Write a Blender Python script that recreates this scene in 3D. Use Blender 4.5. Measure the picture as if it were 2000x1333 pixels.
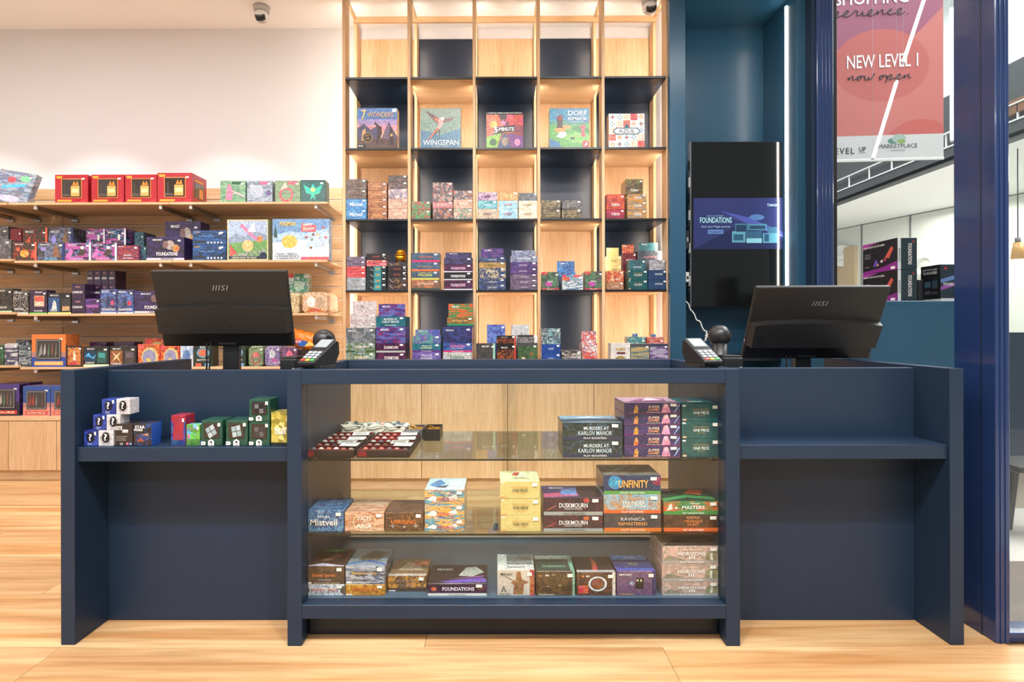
import bpy, bmesh, math, random
from mathutils import Vector, Matrix
random.seed(7)
for o in list(bpy.data.objects): bpy.data.objects.remove(o)
S = bpy.context.scene
COL = S.collection

# ------------------------------------------------------------------ camera
F, CX, CY, CAMZ = 1100.0, 967.3, 643.0, 1.03
YAW, ROLL = 0.0043, -0.0023
cd = bpy.data.cameras.new('camera'); cam = bpy.data.objects.new('camera', cd); COL.objects.link(cam)
cd.sensor_width = 36; cd.lens = 36 * F / 2000
cd.shift_x = (1000 - CX) / 2000; cd.shift_y = (CY - 666.5) / 2000
RC = Matrix.Rotation(YAW, 3, 'Z') @ Matrix.Rotation(math.pi / 2, 3, 'X') @ Matrix.Rotation(ROLL, 3, 'Z')
cam.matrix_world = Matrix.Translation((0, 0, CAMZ)) @ RC.to_4x4()
cd.clip_start = 0.05
S.camera = cam
def P(u, v, y):                      # photo pixel -> point on the plane Y = y
    r = RC @ Vector(((u - CX) / F, -(v - CY) / F, -1.0))
    t = y / r.y
    return Vector((r.x * t, y, CAMZ + r.z * t))
def PX(u, y, v=643): return P(u, v, y).x
def PZ(v, y, u=972): return P(u, v, y).z

# ------------------------------------------------------------------ world, lights, exposure
S.view_settings.view_transform = 'Standard'; S.view_settings.look = 'None'
S.view_settings.gamma = 1.0; S.view_settings.use_curve_mapping = False
S.view_settings.exposure = -0.04
w = bpy.data.worlds.new('world'); S.world = w; w.use_nodes = True
w.node_tree.nodes['Background'].inputs[0].default_value = (0.93, 0.97, 1.0, 1)
w.node_tree.nodes['Background'].inputs[1].default_value = 0.45
WARM = (1.0, 0.975, 0.95); NEUT = (0.955, 0.98, 1.0)
def area(name, loc, sx, sy, power, color=NEUT, rot=(0, 0, 0)):
    l = bpy.data.lights.new(name, 'AREA'); l.shape = 'RECTANGLE'; l.size = sx; l.size_y = sy
    l.energy = power; l.color = color
    o = bpy.data.objects.new(name, l); COL.objects.link(o); o.location = loc; o.rotation_euler = rot
    return o
def spot(name, loc, power, cone, target=None, color=WARM, blend=0.35, rad=0.04):
    l = bpy.data.lights.new(name, 'SPOT'); l.energy = power; l.spot_size = math.radians(cone)
    l.spot_blend = blend; l.shadow_soft_size = rad; l.color = color
    o = bpy.data.objects.new(name, l); COL.objects.link(o); o.location = loc
    if target:
        o.rotation_euler = (Vector(target) - Vector(loc)).to_track_quat('-Z', 'Y').to_euler()
    return o
CEIL = 3.40
# soft area lights added under the ceiling to imitate general shop light
for i, x in enumerate((-3.4, -1.1, 1.1)):
    area('ceiling_fill_light', (x, 0.1, CEIL - 0.03), 1.5, 0.5, 50)
    area('ceiling_fill_light', (x, 2.75, CEIL - 0.03), 1.5, 0.4, 24)
    area('ceiling_fill_light', (x, -1.9, CEIL - 0.03), 1.5, 0.6, 42)  # front fill added behind the camera to brighten counter and showcase
for x in (-3.95, -3.07, -2.1): spot('wall_downlight', (x, 3.62, CEIL - 0.02), 46, 82, None, WARM, 0.18)
for x, tx, tz in ((-2.6, -3.0, .9), (-1.3, -1.6, .9), (-.2, -.3, 1.3), (.9, .7, 1.3)):
    spot('track_spot', (x, 1.75, CEIL - 0.12), 85, 62, (tx, 3.9, tz), WARM, 0.6)
for x, tx, pw in ((-1.5, -1.2, 105), (-.4, -.3, 150), (.5, .3, 150), (1.45, 1.15, 105)):
    spot('track_spot', (x, .35, CEIL - 0.12), pw, 58, (tx, 1.75, .5), WARM, 0.6)
area('mall_overhead_fill', (6.0, 6.0, 7.4), 6, 9, 1900, (.95, .98, 1.0))  # unseen area light added above the mall to brighten it
area('mall_soffit_fill', (7.4, 8.0, 3.15), 1.2, 5, 220, (1, .97, .92))  # second unseen fill, added below the mall soffit

# ------------------------------------------------------------------ materials
def lin(c):
    if isinstance(c, str):
        c = c.lstrip('#'); c = [int(c[i:i + 2], 16) / 255 for i in (0, 2, 4)]
    return tuple(x / 12.92 if x <= .04045 else ((x + .055) / 1.055) ** 2.4 for x in c[:3])
def l4(c): return (*lin(c), 1.0)
M = {}
def newmat(name):
    m = bpy.data.materials.new(name); m.use_nodes = True; M[name] = m
    nt = m.node_tree; return m, nt, nt.nodes['Principled BSDF']
def N(nt, t, **kw):
    n = nt.nodes.new(t)
    for k, v in kw.items(): setattr(n, k, v)
    return n
def plain(name, col, rough=.5, metal=0, spec=.5, coat=0, bump=0, bscale=200):
    m, nt, b = newmat(name)
    b.inputs['Base Color'].default_value = l4(col); b.inputs['Roughness'].default_value = rough
    b.inputs['Metallic'].default_value = metal; b.inputs['Specular IOR Level'].default_value = spec
    if coat: b.inputs['Coat Weight'].default_value = coat; b.inputs['Coat Roughness'].default_value = .05
    tc = N(nt, 'ShaderNodeTexCoord'); no = N(nt, 'ShaderNodeTexNoise')
    no.inputs['Scale'].default_value = 6; no.inputs['Detail'].default_value = 5
    nt.links.new(tc.outputs['Object'], no.inputs['Vector'])
    mr = N(nt, 'ShaderNodeMapRange'); mr.inputs['To Min'].default_value = max(0, rough - .012); mr.inputs['To Max'].default_value = min(1, rough + .012)
    nt.links.new(no.outputs['Fac'], mr.inputs['Value']); nt.links.new(mr.outputs[0], b.inputs['Roughness'])
    if bump:
        n2 = N(nt, 'ShaderNodeTexNoise'); n2.inputs['Scale'].default_value = bscale
        bp = N(nt, 'ShaderNodeBump'); bp.inputs['Strength'].default_value = bump; bp.inputs['Distance'].default_value = .001
        nt.links.new(tc.outputs['Object'], n2.inputs['Vector']); nt.links.new(n2.outputs['Fac'], bp.inputs['Height']); nt.links.new(bp.outputs[0], b.inputs['Normal'])
    return m
def wood(name, light, dark, axis, rough=.45, knots=False, fine=120, tone=False, coarse=7):
    m, nt, b = newmat(name); L = nt.links.new
    tc = N(nt, 'ShaderNodeTexCoord'); mp = N(nt, 'ShaderNodeMapping')
    sc = {'x': (.06, 1, 1), 'y': (1, .06, 1), 'z': (1, 1, .05)}[axis]
    mp.inputs['Scale'].default_value = sc
    oi = N(nt, 'ShaderNodeObjectInfo'); va = N(nt, 'ShaderNodeVectorMath', operation='MULTIPLY_ADD')
    cmb = N(nt, 'ShaderNodeCombineXYZ')
    for k in range(3): L(oi.outputs['Random'], cmb.inputs[k])
    va.inputs[1].default_value = (31, 17, 23)
    L(cmb.outputs[0], va.inputs[0]); L(tc.outputs['Object'], va.inputs[2]); L(va.outputs[0], mp.inputs['Vector'])
    n1 = N(nt, 'ShaderNodeTexNoise'); n1.inputs['Scale'].default_value = coarse; n1.inputs['Detail'].default_value = 4; n1.inputs['Distortion'].default_value = .6
    n2 = N(nt, 'ShaderNodeTexNoise'); n2.inputs['Scale'].default_value = fine; n2.inputs['Detail'].default_value = 3
    L(mp.outputs[0], n1.inputs['Vector']); L(mp.outputs[0], n2.inputs['Vector'])
    r1 = N(nt, 'ShaderNodeValToRGB'); r1.color_ramp.elements[0].position = .36; r1.color_ramp.elements[1].position = .64
    r1.color_ramp.elements[0].color = l4(dark); r1.color_ramp.elements[1].color = l4(light); L(n1.outputs['Fac'], r1.inputs[0])
    mx = N(nt, 'ShaderNodeMix', data_type='RGBA', blend_type='MULTIPLY'); mx.inputs[0].default_value = .55
    r2 = N(nt, 'ShaderNodeValToRGB'); r2.color_ramp.elements[0].position = .38; r2.color_ramp.elements[1].position = .58
    r2.color_ramp.elements[0].color = (.74, .68, .6, 1); r2.color_ramp.elements[1].color = (1, 1, 1, 1)
    L(n2.outputs['Fac'], r2.inputs[0]); L(r1.outputs[0], mx.inputs[6]); L(r2.outputs[0], mx.inputs[7])
    out = mx.outputs[2]
    if tone:                                         # each plank has its own tone
        hs = N(nt, 'ShaderNodeHueSaturation'); mr = N(nt, 'ShaderNodeMapRange')
        mr.inputs['To Min'].default_value = .84; mr.inputs['To Max'].default_value = 1.1
        L(oi.outputs['Random'], mr.inputs['Value']); L(mr.outputs[0], hs.inputs['Value']); L(out, hs.inputs['Color']); out = hs.outputs[0]
    if knots:
        mp2 = N(nt, 'ShaderNodeMapping'); mp2.inputs['Scale'].default_value = (.32, 1, 1) if axis == 'x' else (1, 1, .3)
        L(va.outputs[0], mp2.inputs['Vector'])
        vo = N(nt, 'ShaderNodeTexVoronoi'); vo.inputs['Scale'].default_value = 5; L(mp2.outputs[0], vo.inputs['Vector'])
        rk = N(nt, 'ShaderNodeValToRGB'); rk.color_ramp.elements[0].position = .02; rk.color_ramp.elements[1].position = .07
        rk.color_ramp.elements[0].color = (.16, .08, .04, 1); rk.color_ramp.elements[1].color = (1, 1, 1, 1)
        L(vo.outputs['Distance'], rk.inputs[0])
        m3 = N(nt, 'ShaderNodeMix', data_type='RGBA', blend_type='MULTIPLY'); m3.inputs[0].default_value = .8
        L(out, m3.inputs[6]); L(rk.outputs[0], m3.inputs[7]); out = m3.outputs[2]
    L(out, b.inputs['Base Color']); b.inputs['Roughness'].default_value = rough
    bp = N(nt, 'ShaderNodeBump'); bp.inputs['Strength'].default_value = .12; bp.inputs['Distance'].default_value = .001
    L(n2.outputs['Fac'], bp.inputs['Height']); L(bp.outputs[0], b.inputs['Normal'])
    return m
wood('oak_v', '#debb92', '#d2ab7f', 'z'); wood('oak_h', '#debb92', '#d2ab7f', 'x'); wood('oak_y', '#d8b288', '#caa275', 'y')
wood('slat_oak', '#dab890', '#d0aa7e', 'x', fine=90)
wood('floor_wood', '#deb98a', '#bd8a56', 'x', rough=.38, knots=True, tone=True, fine=55, coarse=13)
plain('navy', '#1d2e43', .42, spec=.36, bump=.05); plain('navy_gloss', '#1f3562', .17, coat=.4); plain('navy_wall', '#28536e', .3, bump=.03)
plain('navy_panel', '#1a2638', .33); plain('navy_dark', '#111a26', .5)
plain('shelf_black', '#14161a', .35); plain('wall_paint', '#e4e2e3', .85, bump=.04, bscale=90); plain('ceiling_paint', '#fdfbf9', .9)
plain('black_plastic', '#17181a', .38); plain('charcoal', '#1a1918', .5, bump=.15, bscale=900); plain('charcoal_dark', '#0c0c0d', .45)
plain('key_grey', '#9fa6ab', .4); plain('screen_grey', '#8f979c', .2); plain('steel', '#b9bcc0', .28, 1.0); plain('white_plastic', '#e9e9e6', .4)
plain('cam_grey', '#b9b6b2', .45); plain('lens_black', '#0d0f10', .12); plain('gold', '#d99a2b', .28, .85); plain('gasket', '#0a0b0d', .6)
plain('mall_white', '#e9ebea', .7); plain('mall_grey', '#77797b', .6); plain('mall_dark', '#4b4c4f', .6); plain('mall_wood', '#8a6248', .5)
plain('mall_beige', '#c9bfae', .6); plain('mall_floor', '#cfc8c0', .25); plain('mall_glassfront', '#d5d8d0', .2); plain('mall_stone', '#c0a888', .6)
plain('cloth', '#e9e2d2', .9, bump=.4, bscale=150); plain('cable_black', '#121315', .5); plain('tray_red', '#7c1420', .4); plain('tray_brown', '#2a1a16', .4)
plain('window_clear', '#2b2320', .08, coat=1.0); plain('case_base', '#4d6379', .35); plain('card_white', '#f1efe9', .6)
plain('bag_foil', '#e07a14', .3, bump=.5, bscale=60); plain('amber', '#d9a25e', .3); plain('grey_floor', '#5f5752', .6)
def emis(name, col, s):
    m, nt, b = newmat(name); b.inputs['Base Color'].default_value = (.8, .8, .8, 1)
    b.inputs['Emission Color'].default_value = l4(col); b.inputs['Emission Strength'].default_value = s
emis('led_warm', '#fff1e2', 64); emis('led_cool', '#fff6ea', 34); emis('streak_white', '#ffffff', 4)  # the last one glows only to imitate reflections in glass
def glassmat(name, tint, refl=1.0, ior=1.45):
    m = bpy.data.materials.new(name); m.use_nodes = True; M[name] = m; nt = m.node_tree; L = nt.links.new
    nt.nodes.remove(nt.nodes['Principled BSDF']); out = nt.nodes['Material Output']
    tr = N(nt, 'ShaderNodeBsdfTransparent'); tr.inputs[0].default_value = l4(tint)
    gl = N(nt, 'ShaderNodeBsdfGlossy'); gl.inputs['Roughness'].default_value = .01
    fr = N(nt, 'ShaderNodeFresnel'); fr.inputs[0].default_value = ior
    ge = N(nt, 'ShaderNodeNewGeometry'); io = N(nt, 'ShaderNodeMapRange')       # thin pane: same index on both faces
    io.inputs['To Min'].default_value = ior; io.inputs['To Max'].default_value = 1 / ior
    L(ge.outputs['Backfacing'], io.inputs['Value']); L(io.outputs[0], fr.inputs[0])
    mu = N(nt, 'ShaderNodeMath', operation='MULTIPLY'); mu.inputs[1].default_value = refl
    mx = N(nt, 'ShaderNodeMixShader'); L(fr.outputs[0], mu.inputs[0]); L(mu.outputs[0], mx.inputs[0])
    L(tr.outputs[0], mx.inputs[1]); L(gl.outputs[0], mx.inputs[2]); L(mx.outputs[0], out.inputs[0])
glassmat('glass', '#fafcfb'); glassmat('glass_front', '#fbfdfc', .55); glassmat('glass_shelf', '#f0f8f5'); glassmat('glass_edge', '#5f8f86', 1.5)

def printmat(name, emit=0, rough=.35, art=False):               # flat print: colours come with the drawn shapes
    m, nt, b = newmat(name)
    a = N(nt, 'ShaderNodeVertexColor'); a.layer_name = 'Col'
    L = nt.links.new; tc = N(nt, 'ShaderNodeTexCoord'); oi = N(nt, 'ShaderNodeObjectInfo')
    cm = N(nt, 'ShaderNodeCombineXYZ'); va = N(nt, 'ShaderNodeVectorMath', operation='MULTIPLY_ADD'); va.inputs[1].default_value = (9, 5, 7)
    for k in range(3): L(oi.outputs['Random'], cm.inputs[k])
    L(cm.outputs[0], va.inputs[0]); L(tc.outputs['Object'], va.inputs[2])
    hs = N(nt, 'ShaderNodeHueSaturation'); L(a.outputs[0], hs.inputs['Color'])
    if art:                                           # painterly variation of the printed colours
        for sc_, sock, lo, hi in ((70, 'Value', .35, 1.65), (38, 'Hue', .44, .56), (120, 'Saturation', .5, 1.4)):
            n = N(nt, 'ShaderNodeTexNoise'); n.inputs['Scale'].default_value = sc_; n.inputs['Detail'].default_value = 4; n.inputs['Distortion'].default_value = 1.6
            mr = N(nt, 'ShaderNodeMapRange'); mr.inputs['From Min'].default_value = .2; mr.inputs['From Max'].default_value = .8
            mr.inputs['To Min'].default_value = lo; mr.inputs['To Max'].default_value = hi
            L(va.outputs[0], n.inputs['Vector']); L(n.outputs['Fac'], mr.inputs['Value']); L(mr.outputs[0], hs.inputs[sock])
    nt.links.new(hs.outputs[0] if art else a.outputs[0], b.inputs['Base Color']); b.inputs['Roughness'].default_value = rough
    if emit: nt.links.new(a.outputs[0], b.inputs['Emission Color']); b.inputs['Emission Strength'].default_value = emit
printmat('print'); printmat('print_art', 0, .35, True); printmat('screen_print', .2, .15)
def inkmat(name, emit=0):                             # one ink colour per object
    m, nt, b = newmat(name)
    a = N(nt, 'ShaderNodeAttribute', attribute_type='OBJECT', attribute_name='ink')
    nt.links.new(a.outputs['Color'], b.inputs['Base Color']); b.inputs['Roughness'].default_value = .35
    if emit: nt.links.new(a.outputs['Color'], b.inputs['Emission Color']); b.inputs['Emission Strength'].default_value = emit
inkmat('ink'); inkmat('ink_screen', .3)
def artmat(name, style):                              # busy printed artwork in the box's own four colours
    m, nt, b = newmat(name); L = nt.links.new
    tc = N(nt, 'ShaderNodeTexCoord')
    sd = N(nt, 'ShaderNodeAttribute', attribute_type='OBJECT', attribute_name='seed')
    va = N(nt, 'ShaderNodeVectorMath', operation='ADD'); L(tc.outputs['Object'], va.inputs[0]); L(sd.outputs['Vector'], va.inputs[1])
    vec = va.outputs[0]
    if style == 'streak':
        mp = N(nt, 'ShaderNodeMapping'); mp.inputs['Rotation'].default_value = (0, .6, 0); mp.inputs['Scale'].default_value = (.35, 1, 1.6)
        L(vec, mp.inputs['Vector']); vec = mp.outputs[0]
    def noise(scale, det, dist):
        n = N(nt, 'ShaderNodeTexNoise'); n.inputs['Scale'].default_value = scale; n.inputs['Detail'].default_value = det
        n.inputs['Distortion'].default_value = dist; L(vec, n.inputs['Vector']); return n.outputs['Fac']
    def step(x, lo, hi):
        r = N(nt, 'ShaderNodeMapRange', interpolation_type='SMOOTHSTEP'); r.inputs['From Min'].default_value = lo; r.inputs['From Max'].default_value = hi
        L(x, r.inputs['Value']); return r.outputs[0]
    def col(k):
        a = N(nt, 'ShaderNodeAttribute', attribute_type='OBJECT', attribute_name=k); return a.outputs['Color']
    def mix(f, a, c):
        x = N(nt, 'ShaderNodeMix', data_type='RGBA'); L(f, x.inputs[0]); L(a, x.inputs[6]); L(c, x.inputs[7]); return x.outputs[2]
    if style == 'shard':
        vo = N(nt, 'ShaderNodeTexVoronoi'); vo.inputs['Scale'].default_value = 66; L(vec, vo.inputs['Vector'])
        sp = N(nt, 'ShaderNodeSeparateColor'); L(vo.outputs['Color'], sp.inputs[0])
        o = mix(step(sp.outputs[0], .4, .45), col('c1'), col('c2')); o = mix(step(sp.outputs[1], .62, .66), o, col('c3')); o = mix(step(sp.outputs[2], .8, .83), o, col('c4'))
    else:
        o = mix(step(noise(25, 3, 1.4), .44, .56), col('c1'), col('c2'))
        o = mix(step(noise(50, 4, 2.4), .52, .62), o, col('c3'))
        o = mix(step(noise(85, 4, 2.8), .58, .66), o, col('c4'))
    dk = N(nt, 'ShaderNodeMapRange'); dk.inputs['To Min'].default_value = .72; dk.inputs['To Max'].default_value = 1.2
    L(noise(110, 4, 1.5), dk.inputs['Value'])
    hs = N(nt, 'ShaderNodeHueSaturation'); L(dk.outputs[0], hs.inputs['Value']); L(o, hs.inputs['Color'])
    L(hs.outputs[0], b.inputs['Base Color']); b.inputs['Roughness'].default_value = .3
    b.inputs['Coat Weight'].default_value = .35; b.inputs['Coat Roughness'].default_value = .12
for s in ('blob', 'streak', 'shard'): artmat('art_' + s, s)

# ------------------------------------------------------------------ helpers
def link(o, parent=None):
    COL.objects.link(o)
    if parent is not None: o.parent = parent
    return o
def tag(o, label=None, cat=None, group=None, kind=None):
    if label: o['label'] = label
    if cat: o['category'] = cat
    if group: o['group'] = group
    if kind: o['kind'] = kind
    return o
def empty(name, loc, rz=0):
    o = bpy.data.objects.new(name, None); o.empty_display_size = .05; link(o); o.location = loc; o.rotation_euler[2] = rz; return o
def mesh(name, verts, faces, mat, parent=None, loc=(0, 0, 0), smooth=False):
    me = bpy.data.meshes.new(name); me.from_pydata(verts, [], faces); me.update()
    if mat: me.materials.append(M[mat] if isinstance(mat, str) else mat)
    if smooth: me.polygons.foreach_set('use_smooth', [True] * len(me.polygons))
    o = bpy.data.objects.new(name, me); link(o, parent); o.location = loc; return o
def boxmesh(name, sx, sy, sz, b=0.0, base=False):
    """box centred in x,y; z centred or standing on 0; chamfered edges"""
    hx, hy = sx / 2, sy / 2; z0, z1 = (0, sz) if base else (-sz / 2, sz / 2)
    b = min(b, sx * .3, sy * .3, sz * .3)
    bm = bmesh.new(); bmesh.ops.create_cube(bm, size=1)
    for v in bm.verts: v.co = Vector((v.co.x * sx, v.co.y * sy, v.co.z * sz + (z0 + z1) / 2))
    if b > 0: bmesh.ops.bevel(bm, geom=list(bm.edges), offset=b, segments=1, affect='EDGES')
    me = bpy.data.meshes.new(name); bm.to_mesh(me); bm.free(); return me
def part(name, root, x0, x1, y0, y1, z0, z1, mat, b=.0015):
    """axis-aligned board given in world coordinates, child of root (root unrotated)"""
    me = boxmesh(name, abs(x1 - x0), abs(y1 - y0), abs(z1 - z0), b); me.materials.append(M[mat])
    o = bpy.data.objects.new(name, me); link(o, root)
    c = Vector(((x0 + x1) / 2, (y0 + y1) / 2, (z0 + z1) / 2))
    o.location = c - (root.matrix_basis.translation if root is not None else Vector())
    return o
def lbox(name, root, c, s, mat, b=.001, rot=(0, 0, 0)):
    """board in the parent's local space"""
    me = boxmesh(name, *s, b); me.materials.append(M[mat] if isinstance(mat, str) else mat)
    o = bpy.data.objects.new(name, me); link(o, root); o.location = c; o.rotation_euler = rot; return o
def cyl(name, root, loc, r1, r2, h, mat, seg=24, rot=(0, 0, 0), smooth=True):
    bm = bmesh.new(); bmesh.ops.create_cone(bm, cap_ends=True, segments=seg, radius1=r1, radius2=r2, depth=h)
    me = bpy.data.meshes.new(name); bm.to_mesh(me); bm.free(); me.materials.append(M[mat])
    for p in me.polygons: p.use_smooth = smooth and len(p.vertices) == 4
    o = bpy.data.objects.new(name, me); link(o, root); o.location = loc; o.rotation_euler = rot; return o
def sphere(name, root, loc, r, mat, seg=24, sc=(1, 1, 1)):
    bm = bmesh.new(); bmesh.ops.create_uvsphere(bm, u_segments=seg, v_segments=max(6, seg // 2), radius=r)
    for v in bm.verts: v.co = Vector((v.co.x * sc[0], v.co.y * sc[1], v.co.z * sc[2]))
    me = bpy.data.meshes.new(name); bm.to_mesh(me); bm.free(); me.materials.append(M[mat])
    me.polygons.foreach_set('use_smooth', [True] * len(me.polygons))
    o = bpy.data.objects.new(name, me); link(o, root); o.location = loc; return o
def tube(name, root, pts, r, mat, kind='NURBS', res=3):
    cu = bpy.data.curves.new(name, 'CURVE'); cu.dimensions = '3D'; cu.bevel_depth = r; cu.bevel_resolution = 2; cu.resolution_u = res
    cu.use_fill_caps = True
    sp = cu.splines.new(kind); sp.points.add(len(pts) - 1)
    for p, q in zip(sp.points, pts): p.co = (*q, 1)
    if kind == 'NURBS': sp.use_endpoint_u = True; sp.order_u = 3
    t = bpy.data.objects.new('tmp', cu); me = bpy.data.meshes.new_from_object(t)
    bpy.data.objects.remove(t); me.name = name; me.materials.clear(); me.materials.append(M[mat])
    o = bpy.data.objects.new(name, me); link(o, root); return o
_tc = {}
def textmesh(s, bold=0.0, shear=0.0, space=1.0):
    k = (s, bold, shear, space)
    if k not in _tc:
        cu = bpy.data.curves.new('lettering', 'FONT'); cu.body = s; cu.offset = bold * .5; cu.shear = shear; cu.space_character = space
        cu.resolution_u = 2; cu.align_x = 'LEFT'
        t = bpy.data.objects.new('tmp', cu); me = bpy.data.meshes.new_from_object(t); bpy.data.objects.remove(t)
        xs = [v.co.x for v in me.vertices]; ys = [v.co.y for v in me.vertices]
        x0, x1, y0, y1 = min(xs), max(xs), min(ys), max(ys)
        for v in me.vertices: v.co = Vector(((v.co.x - x0) / (x1 - x0) - .5, 0, (v.co.y - y0) / (y1 - y0) - .5))
        me.name = 'lettering'; _tc[k] = (me, {})
    return _tc[k]
def text(root, s, c, wd, ht, col, name='lettering', mat='ink', bold=.012, shear=0, space=1.0, rot=(0, 0, 0)):
    """flat lettering facing -Y in the parent's space, fitted to wd x ht around c"""
    me, cache = textmesh(s, bold, shear, space)
    if mat not in cache:
        m2 = me.copy(); m2.materials.clear(); m2.materials.append(M[mat]); cache[mat] = m2
    o = bpy.data.objects.new(name, cache[mat]); link(o, root); o.location = c; o.scale = (wd, 1, ht); o.rotation_euler = rot
    o['ink'] = list(l4(col)); return o
def shape_pts(s):
    k = s[0]
    if k == 'r': _, x0, y0, x1, y1, c = s; return [[(x0, y0), (x1, y0), (x1, y1), (x0, y1)]], c
    if k == 'c':
        _, cx, cy, rx, ry, c = s
        return [[(cx + rx * math.cos(a * math.pi / 10), cy + ry * math.sin(a * math.pi / 10)) for a in range(20)]], c
    if k == 'o':                                      # ring
        _, cx, cy, rx, ry, th, c = s; out = []
        for a in range(20):
            p = [math.pi * a / 10, math.pi * (a + 1) / 10]
            out.append([(cx + rx * math.cos(p[0]), cy + ry * math.sin(p[0])), (cx + rx * math.cos(p[1]), cy + ry * math.sin(p[1])),
                        (cx + rx * (1 - th) * math.cos(p[1]), cy + ry * (1 - th) * math.sin(p[1])), (cx + rx * (1 - th) * math.cos(p[0]), cy + ry * (1 - th) * math.sin(p[0]))])
        return out, c
    if k == 's':                                      # star
        _, cx, cy, rx, ry, n, c = s
        return [[(cx + rx * (1 if i % 2 == 0 else .42) * math.sin(i * math.pi / n), cy + ry * (1 if i % 2 == 0 else .42) * math.cos(i * math.pi / n)) for i in range(2 * n)]], c
    if k == 'f':                                      # frame
        _, x0, y0, x1, y1, t, u, c = s
        return [[(x0, y0), (x1, y0), (x1, y0 + u), (x0, y0 + u)], [(x0, y1 - u), (x1, y1 - u), (x1, y1), (x0, y1)],
                [(x0, y0 + u), (x0 + t, y0 + u), (x0 + t, y1 - u), (x0, y1 - u)], [(x1 - t, y0 + u), (x1, y0 + u), (x1, y1 - u), (x1 - t, y1 - u)]], c
    if k == 'p': return [s[1]], s[2]
def decal(root, shapes, wd, ht, loc=(0, 0, 0), name='cover_print', mat='print', step=.00005, rot=(0, 0, 0)):
    """drawn print in face coordinates (0..1), facing -Y, bottom centre at loc"""
    vs, fs, cs = [], [], []
    for i, s in enumerate(shapes):
        polys, c = shape_pts(s)
        for poly in polys:
            a = sum(poly[j][0] * poly[(j + 1) % len(poly)][1] - poly[(j + 1) % len(poly)][0] * poly[j][1] for j in range(len(poly)))
            if a < 0: poly = poly[::-1]
            b = len(vs)
            for x, y in poly: vs.append(((min(max(x, 0), 1) - .5) * wd, -step * (i + 1), min(max(y, 0), 1) * ht))
            fs.append(list(range(b, b + len(poly)))); cs.append(l4(c))
    o = mesh(name, vs, fs, mat, root, loc); me = o.data
    ca = me.color_attributes.new('Col', 'FLOAT_COLOR', 'CORNER')
    k = 0
    for p, c in zip(me.polygons, cs):
        for li in p.loop_indices: ca.data[li].color = c
    o.rotation_euler = rot
    return o
def struct(o, label=None):
    o['kind'] = 'structure'
    if label: o['label'] = label
    return o

# ================================================================== THE SETTING
YB = 4.42                                             # back wall
XL, XR, YF = -5.2, 9.5, -3.6
def slab(name, x0, x1, y0, y1, z0, z1, mat, b=0):
    return struct(part(name, None, x0, x1, y0, y1, z0, z1, mat, b))
floor = slab('floor', XL, 2.35, YF, YB, -.06, -.012, 'oak_h')
floor['label'] = 'pale timber plank floor of the shop'
prow, plen = .182, 1.95
plank_me = {}
def plank_mesh(l):
    k = round(l, 3)
    if k not in plank_me:
        plank_me[k] = boxmesh('plank', l - .0012, prow - .001, .012, .0006); plank_me[k].materials.append(M['floor_wood'])
    return plank_me[k]
y = 0.55
row = 0
while y < YB - .02:
    off = (row * .77) % plen
    x = -4.6 - off
    xlim = 2.35 if y < 1.75 else 1.655
    while x < xlim:
        a, b_ = max(x, -4.6), min(x + plen, xlim)
        if b_ - a > .05:
            o = bpy.data.objects.new('plank', plank_mesh(b_ - a)); link(o, floor)
            o.location = Vector(((a + b_) / 2, y + prow / 2, -.006)) - floor.location
        x += plen
    y += prow; row += 1
wall_back = slab('wall_back', XL, 1.25, YB, YB + .1, 0, CEIL + .05, 'wall_paint')
wall_left = slab('wall_left', XL - .1, XL, YF, YB + .1, 0, CEIL + .05, 'wall_paint')
ceiling = slab('ceiling', XL, 2.35, YF, YB + .1, CEIL, CEIL + .08, 'ceiling_paint')
# -------- dark blue joinery wall on the right: pilaster, niche for the screen, end panel
YN = 3.90
XP0, XP1 = PX(1309, YN), PX(1340, YN)
XNR = PX(1557, 3.78)
j = struct(empty('wall_right', (XP0, YN, 0)), 'dark blue joinery wall with a screen niche beside the bookcase')
part('pilaster', j, XP0, XP1, YN, YN + .05, 0, CEIL, 'navy_wall'); part('return_wall', j, XP0 + .012, XP1, YN + .05, YB, 0, CEIL, 'wall_paint')
part('niche_back', j, XP1, XNR, 4.25, YB, 0, CEIL, 'navy_wall')
part('niche_soffit', j, XP1, XNR, 3.78, 4.25, PZ(55, 4.25), CEIL, 'navy_wall')
part('niche_side', j, XNR, PX(1588, 3.78), 3.78, YB, 0, CEIL, 'navy_wall')
part('light_strip', j, XNR - .006, XNR - .0005, 3.905, 3.922, PZ(600, 3.91, 1537), PZ(12, 3.91, 1537), 'led_cool', 0)
part('back_ledge', j, XP1, XNR, 3.98, 4.25, .80, .84, 'navy_dark')
# -------- glazed shopfront: post, pane, corner column
w1 = struct(empty('window_1', (2.2, 3.7, 0)), 'glossy blue framed shop window facing the mall')
xa, xb, xc = PX(1587, 3.7), PX(1597, 3.68), PX(1629, 3.68)
part('frame_side', w1, xa, xb, 3.70, 3.80, 0, CEIL, 'navy')
part('frame_post', w1, xb, xc, 3.68, 3.80, 0, CEIL, 'navy_gloss', .004)
for k in range(3):
    xx = xb + (xc - xb) * (.3 + .22 * k); part('post_rib', w1, xx, xx + .004, 3.676, 3.681, 0, CEIL, 'navy_gloss', .001)
part('gasket', w1, xc, PX(1634, 3.72), 3.71, 3.76, 0, CEIL, 'gasket')
part('pane', w1, PX(1634, 3.72), 3.6, 3.735, 3.741, 1.0, CEIL + .6, 'glass', 0)
part('sill_rail', w1, PX(1634, 3.72), 3.6, 3.70, 3.78, 0, 1.0, 'navy')
wc = struct(empty('trim_1', (1.63, 1.842, 0)), 'glossy dark blue corner column of the shopfront')
XC0 = PX(1945, 1.842); XC1 = PX(1972.5, 1.842)
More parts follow.
